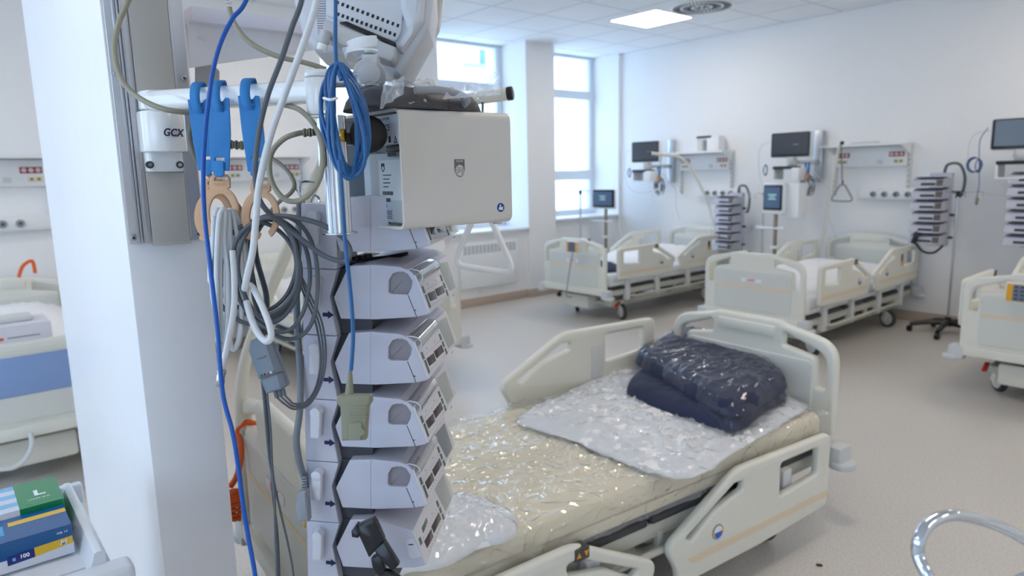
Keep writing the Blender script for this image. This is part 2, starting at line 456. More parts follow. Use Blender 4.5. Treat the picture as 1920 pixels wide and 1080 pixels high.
# the building outside, seen bleached through the panes
facade_m = mat('pale_render', (244,246,248), 0.8); fgl = mat('facade_glass', (96,140,168), 0.2)
o = thing('neighbour_building', 'pale building with blue-shaded windows seen outside the glass', 'building', (14.0, -6.5, -4))
MB().box2((0, -22, 0), (4, 14, 12)).build('facade', facade_m, o, smooth=0)
def fpt(px, py):
    d = FW + RT*((px-960)/FPX) - UP*((py-540)/FPX); k = 14.0/d.x
    return d.y*k+6.5, d.z*k+EYE+4
_a, _b = fpt(900, 122); _c, _d = fpt(926, 86)
WINS = [(_c, _b, _a-_c, _d-_b)]+[(yy, zz, 1.1, 1.7) for yy in (0.9, 3.6, 6.2, 8.8) for zz in (5.0,)]
for yy, zz, ww, hh in WINS:
    if True:
        f = MB().box2((-0.05, yy, zz), (0.02, yy+ww, zz+hh)).build('window', fgl, o, smooth=0)
        MB().box2((-0.16, yy-0.1, zz-0.08), (0.0, yy+ww+0.5, zz)).build('window_ledge', mat('ledge_grey', (150,175,200), 0.6), f, smooth=0)
# the service pillar in front of the camera: thin end face, long white side
struct(MB().box2((1.40, -0.405, 0), (2.39, -0.268, CEIL), 0.004).build('wall_partition', pillar_m))
# ================================================================ HOSPITAL BEDS
# local frame of a bed: x across, y towards the head, z up, mattress top at 0.50
def YZ(x0, flip=1):   # plate drawn in (y,z) and standing at x = x0, its thickness along x
    return Matrix(((0, 0, 1, x0), (1, 0, 0, 0), (0, 1, 0, 0), (0, 0, 0, 1)))
def XZ(y0):           # plate drawn in (x,z) standing at y = y0, thickness along y
    return Matrix(((1, 0, 0, 0), (0, 0, -1, y0), (0, 1, 0, 0), (0, 0, 0, 1)))

def end_board(root, name, y, out, z0, zc, zt, logo=True, panel=None):
    """head or foot board: arched tube-like rim, lower inner panel, grip holes in both upper corners"""
    W = 0.435
    outer = rpoly([(-W, z0, 0.02), (-W, zc, 0.11), (-0.19, zt-0.012, 0.1), (-0.165, zt, 0.02), (0.165, zt, 0.02), (0.19, zt-0.012, 0.1), (W, zc, 0.11), (W, z0, 0.02)], 8)
    def hole(s):
        pts = [(s*0.392, zc-0.20, 0.008), (s*0.392, zc-0.055, 0.07), (s*0.19, zt-0.048, 0.012), (s*0.19, zc-0.045, 0.01), (s*0.345, zc-0.070, 0.03), (s*0.352, zc-0.20, 0.008)]
        p = rpoly(pts, 6)
        return p if s > 0 else p[::-1]
    me = plate_mesh(outer, [hole(1), hole(-1)], 0.042, 0.016, 4)
    b = MB().mesh(me, XZ(y)).build(name, beige_m, root)
    # raised inner panel on the outer face and central grip recess
    pm = plate_mesh(rpoly([(-0.335, z0+0.05, 0.02), (-0.335, zc-0.09, 0.03), (0.335, zc-0.09, 0.03), (0.335, z0+0.05, 0.02)]), [], 0.012, 0.004)
    q = MB().mesh(pm, XZ(y+out*0.021)); q.mesh(pm, XZ(y-out*0.021)); q.build('board_panel', beige_d, b)
    if panel:
        MB().box((0, y+out*0.029, (panel[0]+panel[1])/2), (0.70, 0.006, panel[1]-panel[0]), 0.002).build('blue_inlay', bluep_m, b)
    else:
        MB().box((0, y+out*0.028, z0+0.24), (0.655, 0.002, 0.022)).build('stripe', cream_m, b, smooth=0)
    MB().box((0, y-out*0.022, zt-0.055), (0.30, 0.012, 0.05), 0.005).build('grip', beige_m, b)
    if logo:
        o = MB().box((0, y+out*0.029, zc-0.16), (0.17, 0.002, 0.03)).build('name_plate', white_m, b, smooth=0)
        R = frame((0, y+out*0.0305, zc-0.16), (-out*1.0*(-1), 0, 0), (0, 0, 1)) if False else frame((0, y+out*0.0305, zc-0.16), (1 if out < 0 else -1, 0, 0), (0, 0, 1))
        MB().mesh(text_mesh('LINET', 0.03, bold=0.0006), R).build('lettering', red_m, b, smooth=0)
    return b

def side_rail(root, s, head, dz, name='side_rail', ind=True):
    """head or foot half rail; s = side (+1/-1), dz lowers it"""
    # drawn for the head half: y 0.01 .. 0.96; the foot half is mirrored
    if head: f = lambda y: y
    else: f = lambda y: -y-0.03
    k = 1 if head else 0.96
    out = [(0.95, 0.455, 0.03), (0.955, 0.765, 0.045), (0.36, 0.775, 0.16), (0.0, 0.595, 0.05), (0.055, 0.50, 0.06), (0.07, 0.435, 0.03), (0.5, 0.435, 0.02)]
    h1 = [(0.865, 0.615, 0.012), (0.865, 0.725, 0.014), (0.62, 0.725, 0.014), (0.62, 0.595, 0.012)]
    h2 = [(0.40, 0.722, 0.02), (0.345, 0.722, 0.03), (0.095, 0.60, 0.012), (0.125, 0.585, 0.01), (0.24, 0.655, 0.06), (0.395, 0.69, 0.012)]
    def prep(p): return rpoly([(f(a*k), b+dz, c) for a, b, c in p], 7)
    x0 = s*0.475
    pl = plate_mesh(prep(out), [prep(h1), prep(h2)], 0.034, 0.014, 4)
    b = MB().mesh(pl, YZ(x0)).build(name, beige_m, root)
    xo = x0+s*0.0175
    m = plate_mesh(prep([(0.94, 0.50, 0.004), (0.94, 0.528, 0.004), (0.10, 0.528, 0.004), (0.13, 0.50, 0.004)]), [], 0.002, 0.0004)
    MB().mesh(m, YZ(xo)).build('stripe', cream_m, b, smooth=0)
    c = Vector((xo, f(0.255*k), 0.575+dz))
    e = MB().cyl(c-Vector((s*0.004, 0, 0)), c+Vector((s*0.003, 0, 0)), 0.028, seg=28, bev=0.001).build('emblem_rim', grey_m, b)
    MB().cyl(c, c+Vector((s*0.004, 0, 0)), 0.022, seg=28).build('emblem_disc', mat('emblem_white', (236,240,246), 0.4), e)
    hp = [(0.021*math.cos(PI+PI*i/14), 0.021*math.sin(PI+PI*i/14)-0.0) for i in range(15)]
    MB().mesh(plate_mesh(hp, [], 0.002, 0.0003), frame(c+Vector((s*0.0042, 0, 0.0)), (0, 1, 0) if s > 0 else (0, -1, 0), (0, 0, 1))).build('emblem_blue', mat('emblem_blue', (34,96,214), 0.4), e)
    q = MB()
    for sy in (1, -1): q.box((c.x+s*0.0042, c.y+sy*0.0235, c.z), (0.003, 0.007, 0.018), 0.001)
    q.build('emblem_tabs', yellow_m, e)
    if head:
        MB().box((x0-s*0.0185, f(0.56), 0.60+dz), (0.003, 0.075, 0.17), 0.001).build('angle_scale', lgrey_m, b)
        if ind: w_ = MB().box((xo, f(0.56), 0.665+dz), (0.003, 0.04, 0.09), 0.001).build('indicator', dark_m, b)
        if ind: MB().box((xo+s*0.0012, f(0.56), 0.632+dz), (0.003, 0.041, 0.035), 0.001).build('indicator_amber', mat('amber', (232,160,40), 0.4), w_)
    else:
        w_ = MB().box((x0, f(0.33), 0.742+dz), (0.042, 0.055, 0.04), 0.004).build('key_pad', dark_m, b)
        tri = MB()
        for kx, up in ((-0.014, 1), (0.014, -1)):
            P = [(kx-0.009, -0.008*up), (kx+0.009, -0.008*up), (kx, 0.009*up)]
            tri.prism(P if up > 0 else P[::-1], 0, 0.001, frame(Vector((x0+s*0.0212, f(0.33), 0.742+dz)), (0, 1, 0) if s > 0 else (0, -1, 0), (0, 0, 1)))
        tri.build('arrow_keys', mat('arrow_amber', (240,160,30), 0.4), w_, smooth=0)
    # hinge links down to the frame
    for yy in (0.25, 0.72): MB().box2((s*0.40, f(yy)-0.03, 0.22), (s*0.456, f(yy)+0.03, 0.50+dz*0.5), 0.01).build('hinge_link', lgrey_m, b)
    return b

def make_bed(label, loc, rz, rails, group='motorised ward beds', panel=None, group_ind=True):
    r = thing('hospital_bed', label, 'bed', loc, rz, group)
    # chassis
    m = MB()
    for s in (1, -1): m.box2((s*0.26, -0.86, 0.145), (s*0.32, 0.86, 0.20), 0.01)
    for yy in (-0.84, -0.3, 0.3, 0.84): m.box2((-0.31, yy-0.03, 0.15), (0.31, yy+0.03, 0.195), 0.008)
    m.box2((-0.20, -0.55, 0.10), (0.20, -0.15, 0.20), 0.02)
    m.build('chassis', underm, r)
    m = MB()
    for yy in (-0.45, 0.45): m.box2((-0.16, yy-0.10, 0.16), (0.16, yy+0.10, 0.32), 0.02)
    m.build('lift_column', lgrey_m, r)
    MB().box2((-0.24, -0.98, 0.11), (0.12, -0.72, 0.25), 0.02).build('control_box', beige_m, r)
    m = MB()
    for s in (1, -1):
        m.box2((s*0.36, -1.02, 0.275), (s*0.42, 1.02, 0.335), 0.012)
        for yy in (-0.62, 0.05, 0.66):
            m.tube([(s*0.28, yy, 0.18), (s*0.36, yy, 0.20), (s*0.41, yy, 0.24), (s*0.41, yy, 0.30)], 0.018)
        m.tube([(s*0.43, -0.70, 0.262), (s*0.45, -0.66, 0.25), (s*0.45, 0.62, 0.25), (s*0.43, 0.66, 0.262)], 0.012)
    for yy in (-0.99, -0.35, 0.35, 0.99): m.box2((-0.40, yy-0.03, 0.28), (0.40, yy+0.03, 0.33), 0.008)
    m.build('bed_frame', underm, r)
    m = MB()
    for a, b_ in ((-1.0, -0.42), (-0.40, -0.02), (0.0, 0.28), (0.30, 1.0)): m.box2((-0.43, a, 0.335), (0.43, b_, 0.362), 0.008)
    m.build('mattress_platform', mat('platform_dark', (58,60,66), 0.5), r)
    # casters
    for k, (sx_, sy_) in enumerate(((1, -0.70), (-1, -0.70), (1, 0.74), (-1, 0.74))):
        x = sx_*0.31
        ang = (1.15, 0.75, 1.25, 0.9)[k]
        CM = Matrix.Translation((x, sy_, 0)) @ Matrix.Rotation(ang, 4, 'Z')
        f = MB(); f.cyl((0, 0, 0.14), (0, 0, 0.20), 0.028, bev=0.004)
        for q in (-1, 1): f.box((q*0.028, -0.02, 0.105), (0.008, 0.055, 0.10), 0.004, rot=Matrix.Rotation(0.25, 3, 'X'))
        c = f.build('caster', beige_m, r, M=CM)
        MB().cyl((-0.020, -0.035, 0.080), (0.020, -0.035, 0.080), 0.080, seg=36, bev=0.012).build('tire', rubber_m, c)
        MB().cyl((-0.024, -0.035, 0.080), (0.024, -0.035, 0.080), 0.060, seg=30, bev=0.004).build('hub', lgrey_m, c)
        if k != 2:
            MB().box((x+0.04*sx_, sy_+0.10*(-1 if sy_ < 0 else 1), 0.165), (0.030, 0.08, 0.014), 0.004, rot=Matrix.Rotation(0.6 if sy_ < 0 else -0.6, 3, 'X')).build('brake_pedal', red_m, r)
    end_board(r, 'footboard', -1.055, -1, 0.32, 0.775 if not panel else 0.735, 0.835 if not panel else 0.755, panel=panel)
    end_board(r, 'headboard', 1.075, 1, 0.38, 0.775, 0.835, logo=False)
    m = MB(); m.box2((-0.43, -1.10, 0.29), (0.43, -1.035, 0.355), 0.012)
    m.build('foot_skirt', beige_m, r)
    for s in (1, -1):
        for yy in (-1.06, 1.08):
            q = MB().box2((s*0.40, yy-0.045, 0.26), (s*0.485, yy+0.045, 0.35), 0.012)
            q.cyl((s*0.47, yy, 0.255), (s*0.47, yy, 0.285), 0.055, seg=24, bev=0.008)
            q.build('corner_bumper', bumper_m, r)
    for (s, head, dz) in rails: side_rail(r, s, head, dz, ind=(group_ind))
    return r

UPR = 0.0; LOW = -0.32
ALLUP = [(1, True, 0), (1, False, -0.01), (-1, True, 0), (-1, False, -0.01)]
NB_C = (1.761, -1.738); NB_R = math.radians(174.97)
bed_near = make_bed('nearest motorised bed with plastic-wrapped mattress and lowered near side rails', (NB_C[0], NB_C[1], 0), NB_R,
                    [(1, True, LOW), (1, False, LOW-0.03), (-1, True, 0), (-1, False, LOW)], group_ind=False)
bed1 = make_bed('far bed against the head wall next to the window corner, leftmost of the three there', (4.90, -6.0, 0), PI, ALLUP)
bed2 = make_bed('far bed in the middle of the head wall below the hanging trapeze handle', (2.91, -6.0, 0), PI, ALLUP)
bed3 = make_bed('far bed at the right edge of the photo with a yellow handset on its footboard', (1.01, -6.0, 0), PI, [(1, True, 0), (1, False, -0.01), (-1, True, 0), (-1, False, -0.01)])
bed4 = make_bed('bed behind the pump tower with its headboard at the window wall', (5.02, -2.40, 0), -PI/2, ALLUP)
bed5 = make_bed('bed at the left edge of the photo with a blue inlay in its footboard', (5.02, -0.33, 0), -PI/2, [(-1, True, 0), (-1, False, -0.01), (1, True, 0)], panel=(0.50, 0.69))

def soft_box(hx, hy, z0, z1, amp=0.003, seed=0, nx=26, ny=60, r=0.035):
    """mattress: rounded slab with a slightly uneven skin"""
    t = bmesh.new()
    bmesh.ops.create_cube(t, size=1.0)
    bmesh.ops.scale(t, vec=(2*hx, 2*hy, z1-z0), verts=t.verts)
    bmesh.ops.bevel(t, geom=t.edges[:], offset=r, segments=4, profile=0.5, affect='EDGES')
    es = [e for e in t.edges if e.calc_length() > 0.3]
    bmesh.ops.subdivide_edges(t, edges=es, cuts=12, use_grid_fill=True)
    for v in t.verts:
        n = noise.noise(Vector((v.co.x*5+seed, v.co.y*5, v.co.z*9)))
        v.co += v.co.normalized()*0 + Vector((0, 0, 1 if v.co.z > 0 else 0))*n*amp + Vector((math.copysign(1, v.co.x), 0, 0))*n*amp*0.6*(abs(v.co.x) > hx-r)
    bmesh.ops.translate(t, vec=(0, 0, (z0+z1)/2), verts=t.verts)
    return t
def mattress(bed, m=matt_m):
    mb = MB(); mb._take(soft_box(0.425, 1.0, 0.365, 0.50, seed=bed.location.x))
    r = mb.build('mattress', m, bed)
    tb = MB()
    tb.tube([(0.43, -0.97, 0.425), (0.43, 0.97, 0.425)], 0.0025, 6); tb.tube([(-0.43, -0.97, 0.425), (-0.43, 0.97, 0.425)], 0.0025, 6)
    tb.tube([(-0.40, -1.003, 0.425), (0.40, -1.003, 0.425)], 0.0025, 6); tb.tube([(-0.40, 1.003, 0.425), (0.40, 1.003, 0.425)], 0.0025, 6)
    tb.build('seam', mat('seam_cord', (190,178,150), 0.6), r)
    return r
near_matt = mattress(bed_near)
wsheet_m = mat('mattress_white', (232,234,238), 0.7)
for q in (bed1, bed2, bed3, bed4): mattress(q, wsheet_m)
mattress(bed5)

def nb(x, y, z):     # point in the near bed's frame -> room
    c, s = math.cos(NB_R), math.sin(NB_R)
    return Vector((NB_C[0]+x*c-y*s, NB_C[1]+x*s+y*c, z))
def on_z(px, py, z):
    d = at(px, py, 1.0)-Vector((0, 0, EYE)); k = (z-EYE)/d.z
    return Vector((0, 0, EYE))+d*k

def crumple(outline, z0, h, amp, seed, rings=26, n=120, prof=2.5, freq=9.0, aniso=(1, 1), flat=True, sag=0.0):
    """closed soft slab over an outline: bmesh"""
    P = smoothpts([Vector((p[0], p[1], 0)) for p in outline], 10, True)
    L = [0]
    for i in range(len(P)): L.append(L[-1]+(P[(i+1) % len(P)]-P[i]).length)
    Q = []
    j = 0
    for k in range(n):
        s = L[-1]*k/n
        while L[j+1] < s: j += 1
        f = (s-L[j])/max(1e-9, L[j+1]-L[j]); Q.append(P[j].lerp(P[(j+1) % len(P)], f))
    c = sum(Q, Vector())/n
    t = bmesh.new()
    top = []
    def ridge(v, o):
        a = noise.noise(v+Vector((o, 0, 0))); b = noise.noise(v*2.3+Vector((0, o, 7)))
        c_ = noise.noise(v*4.7+Vector((2, 7, o)))
        return max(0, 1-abs(a)*2)**2*0.6+max(0, 1-abs(b)*2)**3*0.45+max(0, 1-abs(c_)*2)**3*0.25-0.2
    for r in range(rings+1):
        q = r/rings
        ring = []
        for k in range(n):
            p = c.lerp(Q[k], q)
            hh = h*(1-q**prof)**0.6 if q < 1 else 0
            v = Vector((p.x*freq*aniso[0], p.y*freq*aniso[1], seed))
            dz = ridge(v, seed)*amp*min(1, (1-q)*6+0.25)
            ox = noise.noise(v*1.7+Vector((3, 1, 0)))*amp*0.8*q
            oy = noise.noise(v*1.7+Vector((9, 4, 0)))*amp*0.8*q
            ring.append(t.verts.new((p.x+ox, p.y+oy, z0+hh+max(dz, -hh*0.6)-sag*q*q)))
            if r == 0: break
        top.append(ring)
    for k in range(n): t.faces.new((top[0][0], top[1][k], top[1][(k+1) % n]))
    for r in range(1, rings):
        for k in range(n): t.faces.new((top[r][k], top[r+1][k], top[r+1][(k+1) % n], top[r][(k+1) % n]))
    bot = [t.verts.new((v.co.x, v.co.y, z0-0.001)) for v in top[rings]]
    for k in range(n): t.faces.new((top[rings][k], bot[k], bot[(k+1) % n], top[rings][(k+1) % n]))
    t.faces.new(bot[::-1])
    bmesh.ops.recalc_face_normals(t, faces=t.faces)
    return t

film_mattress = film_mat('mattress_film', haze=0.16, crease=0.5, scale=9.0, gloss=1.1, base=0.05, rough=0.06, ridge=0.7)
film_pack = film_mat('package_film', haze=0.0, crease=0.12, scale=2.5, gloss=0.5, base=0.015, rough=0.06, ridge=0.12)
film_white = film_mat('bag_film', haze=0.34, crease=0.4, scale=9.0, gloss=0.8, base=0.03, rough=0.07, ridge=0.6)
# the crinkled film wrapped over the near mattress
def film_fn(u, v):
    # u around the section, v along the length
    hx = 0.432; y = -1.02+2.035*v
    s = (u-0.5)*2*(hx+0.125)
    a = abs(s)
    if a < hx: x, z = s, 0.506
    else: x, z = math.copysign(hx+0.006, s), 0.506-(a-hx)
    q = Vector((x*7+y*1.5, y*4.5-x*2, z*8))
    q = q+Vector((noise.noise(q*0.7), noise.noise(q*0.7+Vector((9, 1, 3))), 0))*0.8
    r1 = 1-abs(noise.noise(q))*2; r2 = 1-abs(noise.noise(q*2.4+Vector((5, 2, 1))))*2; r3 = 1-abs(noise.noise(q*5.2+Vector((1, 8, 2))))*2
    k = 0.011*max(0, r1)**5+0.008*max(0, r2)**4+0.0035*max(0, r3)**3
    if a < hx: z += k
    else: x += math.copysign(k, s)
    if v < 0.02 : z -= 0.03
    return Vector((x, y, z))
MB().grid(200, 440, film_fn).build('plastic_film', film_mattress, near_matt, smooth=60)
# folded white linen in a bag at the head of the near bed
oz = 0.515
px = [(972, 785), (1062, 738), (1120, 708), (1180, 676), (1260, 660), (1370, 700), (1500, 756), (1470, 790), (1390, 838), (1296, 893), (1200, 878), (1085, 830)]
out = [on_z(a, b_, oz) for a, b_ in px]
r = thing('linen_bag', 'flat bag of white linen spread over the head half of the nearest bed', 'linen')
mb = MB(); mb._take(crumple(out, oz, 0.020, 0.016, 3.1, freq=9, rings=60, n=220)); mb.build('folded_sheet', sheet_m, r, smooth=60)
cc = sum(out, Vector())/len(out)
mb = MB(); mb._take(crumple([cc+(p-cc)*1.015 for p in out], oz+0.001, 0.026, 0.020, 8.4, freq=10, rings=60, n=220)); mb.build('clear_bag', film_white, r, smooth=60)
# small one at the foot end, behind the pumps
px = [(700, 1064), (740, 1000), (800, 955), (870, 935), (950, 960), (968, 1000), (900, 1028), (800, 1068)]
out2 = [on_z(a, b_, oz) for a, b_ in px]
r = thing('linen_bag', 'small bag of white linen lying at the foot end of the nearest bed', 'linen')
mb = MB(); mb._take(crumple(out2, oz, 0.035, 0.012, 5.1, freq=9)); mb.build('folded_sheet', sheet_m, r, smooth=60)
cc = sum(out2, Vector())/len(out2)
mb = MB(); mb._take(crumple([cc+(p-cc)*1.05 for p in out2], oz+0.001, 0.045, 0.02, 2.4, freq=8)); mb.build('clear_bag', film_white, r, smooth=60)
# navy folded garment in its clear bag
nz_ = 0.545
def flat_fold(outline, z0, h, seed, amp=0.010, rings=30, n=140):
    return crumple(outline, z0, h, amp, seed, prof=14, freq=6, rings=rings, n=n)
lo = [on_z(a, b_, nz_) for a, b_ in [(1174, 736), (1208, 700), (1290, 672), (1400, 704), (1476, 741), (1430, 775), (1378, 809), (1290, 786), (1225, 762)]]
r = thing('navy_package', 'folded navy blue garment sealed in a shiny clear bag on the nearest bed', 'package')
mb = MB(); mb._take(flat_fold(lo, nz_, 0.055, 1.7)); mb.build('lower_fold', navy_m, r, smooth=60)
nz2 = 0.600
hi = [on_z(a, b_, nz2) for a, b_ in [(1190, 676), (1225, 652), (1288, 626), (1380, 660), (1472, 716), (1450, 744), (1380, 782), (1300, 750), (1226, 704)]]
mb = MB(); mb._take(flat_fold(hi, nz2, 0.062, 4.7)); mb.build('upper_fold', navy_m, r, smooth=60)
cc = sum(hi, Vector())/len(hi)
mb = MB(); mb._take(crumple([cc+(p-cc)*1.03 for p in hi], nz_+0.006, 0.122, 0.020, 4.7, prof=12, freq=4.5, rings=60, n=240, aniso=(1.6, 0.7))); mb.build('clear_bag', film_pack, r, smooth=60)
def bag_skirt(u_, v_):
    A_ = on_z(1440+u_*55, 700+u_*50, 0.60-0.05*u_); B_ = on_z(1400+u_*10, 800-u_*20, 0.53)
    p_ = A_.lerp(B_, v_); return p_+ZU*(0.012*noise.noise(Vector((u_*6, v_*6, 2)))+0.03*math.sin(v_*3.1))
ZU = Vector((0, 0, 1))
mb = MB(); mb.grid(30, 30, bag_skirt); mb.build('bag_end', film_pack, r, smooth=60)

# bedding on the other beds
def mound(name, label, cat, pts, z0, h, m, seed=0, amp=0.01, group=None):
    mb = MB(); mb._take(crumple(pts, z0, h, amp, seed, rings=16, n=60, freq=6))
    return tag(mb.build(name, m, None, smooth=60), label, cat, group)
mound('blanket', 'rumpled white blanket over the head half of the middle far bed', 'blanket', [(3.36,-6.9),(2.6,-6.9),(2.58,-6.3),(2.6,-5.3),(3.3,-5.25),(3.38,-6.2)], 0.50, 0.12, sheet_m, 1.0, 0.02)
mound('blanket', 'rumpled white blanket bulging above the rails of the far bed by the windows', 'blanket', [(5.34,-6.9),(4.6,-6.9),(4.58,-6.2),(4.6,-5.6),(5.2,-5.6),(5.36,-6.2)], 0.50, 0.14, sheet_m, 2.0, 0.02)
mound('garment_bundle', 'dark navy bundle at the foot of the far bed by the windows', 'clothes', [(5.3,-5.3),(4.62,-5.35),(4.6,-5.02),(5.25,-4.98)], 0.50, 0.09, navy_m, 3.0, 0.015)
mound('white_cloth', 'small white cloth beside the navy bundle on the far bed by the windows', 'cloth', [(4.66,-5.5),(4.56,-5.48),(4.56,-5.38),(4.66,-5.38)], 0.50, 0.05, sheet_m, 3.3, 0.01)
mound('garment_bundle', 'small dark bundle seen through the rail gap of the middle far bed', 'clothes', [(2.75,-5.12),(2.58,-5.14),(2.58,-5.0),(2.74,-4.98)], 0.50, 0.05, navy_m, 4.0, 0.01)
mound('wrapped_bedding', 'white bedding in crinkled wrap on the bed at the right edge', 'bedding', [(1.4,-6.2),(0.7,-6.2),(0.7,-5.1),(1.38,-5.05)], 0.50, 0.16, sheet_m, 5.0, 0.03)
mound('pillow', 'large white pillow at the window-wall end of the blue-inlay bed', 'pillow', [(6.0,-0.66),(5.98,0.0),(5.55,0.02),(5.0,0.02),(5.0,-0.66),(5.5,-0.70)], 0.50, 0.20, sheet_m, 6.0, 0.02)
mound('pillow', 'white pillow and sheet on the bed behind the pump tower', 'pillow', [(6.0,-2.75),(5.98,-2.05),(5.4,-2.05),(4.6,-2.1),(4.6,-2.75),(5.4,-2.78)], 0.50, 0.16, sheet_m, 7.0, 0.03)
# ================================================================ EQUIPMENT ALONG THE WALLS
def ray(px, py): return at(px, py, 1.0)-Vector((0, 0, EYE))
def on_y(px, py, Y): d = ray(px, py); return Vector((0, 0, EYE))+d*(Y/d.y)
def on_x(px, py, X): d = ray(px, py); return Vector((0, 0, EYE))+d*(X/d.x)
# local frame of a wall station: +x to the right when facing the wall, -y out of the wall
def wall_shelf(label, loc, rz, x0=-0.44, x1=0.37):
    r = thing('wall_supply_unit', label, 'supply unit', loc, rz, 'white wall supply units above the beds')
    MB().box2((x0, -0.27, 1.675), (x1, 0, 1.70), 0.004).build('shelf', white_m, r)
    p = MB().box2((-0.33, -0.07, 1.48), (0.335, 0, 1.672), 0.01).build('panel', white_m, r)
    for sx_ in (-0.345, 0.35):
        b = MB().box2((sx_-0.013, -0.035, 1.20), (sx_+0.013, 0, 1.70), 0.002).build('bracket_rail', lgrey_m, r)
        q = MB()
        for k in range(9): q.box((sx_, -0.036, 1.24+k*0.05), (0.010, 0.003, 0.022))
        q.build('slots', mat('slot_tan', (170,160,140), 0.6), b, smooth=0)
        MB().prism([(0, 0), (-0.24, 0), (0, -0.10)], -0.008, 0.008, Matrix.Translation((sx_, 0, 1.675)) @ Matrix(((0,0,1,0),(1,0,0,0),(0,1,0,0),(0,0,0,1)))).build('gusset', white_m, r, smooth=0)
    for sx_ in (-0.26, 0.25):
        s = MB().box((sx_, -0.073, 1.595), (0.135, 0.010, 0.045), 0.003).build('red_socket_strip', dred_m, r)
        q = MB()
        for k in (-1, 0, 1):
            q.cyl((sx_+k*0.043, -0.080, 1.595), (sx_+k*0.043, -0.077, 1.595), 0.017, seg=16)
        q.build('socket_face', mat('socket_face', (214,196,194), 0.5), s)
        c = MB().box((sx_+0.02*(1 if sx_ > 0 else 0), -0.073, 1.53), (0.09, 0.008, 0.036), 0.003).build('cream_socket_pair', mat('socket_cream', (222,214,186), 0.5), r)
        q = MB()
        for k in (-1, 1): q.cyl((sx_+0.02*(1 if sx_ > 0 else 0)+k*0.022, -0.079, 1.53), (sx_+0.02*(1 if sx_ > 0 else 0)+k*0.022, -0.076, 1.53), 0.010, seg=12)
        q.build('socket_hole', mat('hole_dark', (120,112,70), 0.6), c)
    MB().box((0.10, -0.073, 1.525), (0.05, 0.008, 0.036), 0.003).build('blank_plate', lgrey_m, r)
    return r
def gas_rail(label, loc, rz, x0=-0.08, x1=0.46):
    r = thing('gas_outlet_rail', label, 'gas outlet', loc, rz, 'white gas outlet rails on the walls')
    MB().box2((x0, -0.055, 1.165), (x1, 0, 1.27), 0.008).build('housing', white_m, r)
    MB().box2((x0, -0.065, 1.160), (x1, -0.03, 1.175), 0.004).build('lower_lip', lgrey_m, r)
    for k in range(4):
        x = x0+0.13+k*0.105
        v = MB().cyl((x, -0.075, 1.215), (x, -0.05, 1.215), 0.026, 0.030, seg=20, bev=0.003).build('outlet', grey_m, r)
        MB().cyl((x, -0.082, 1.215), (x, -0.07, 1.215), 0.011, seg=14).build('nozzle', dark_m, v)
    return r
ST = [(4.86, 'over the far bed by the window corner'), (2.97, 'over the middle far bed'), (0.98, 'over the bed at the right edge')]
for x, w_ in ST:
    wall_shelf('white wall supply unit with red sockets '+w_, (x, YH, 0), PI)
    gas_rail('white gas outlet rail with round valves '+w_, (x, YH, 0), PI)
wall_shelf('white wall supply unit seen through the gap left of the pump tower', (XW, -2.32, 0), -PI/2)
gas_rail('white gas outlet rail seen behind the tan cable rings', (XW, -2.32, 0), -PI/2)
wall_shelf('white wall supply unit at the far left edge of the photo', (XW, -0.36, 0), -PI/2)
gas_rail('white gas outlet rail at the far left edge of the photo', (XW, -0.36, 0), -PI/2, -0.3, 0.36)

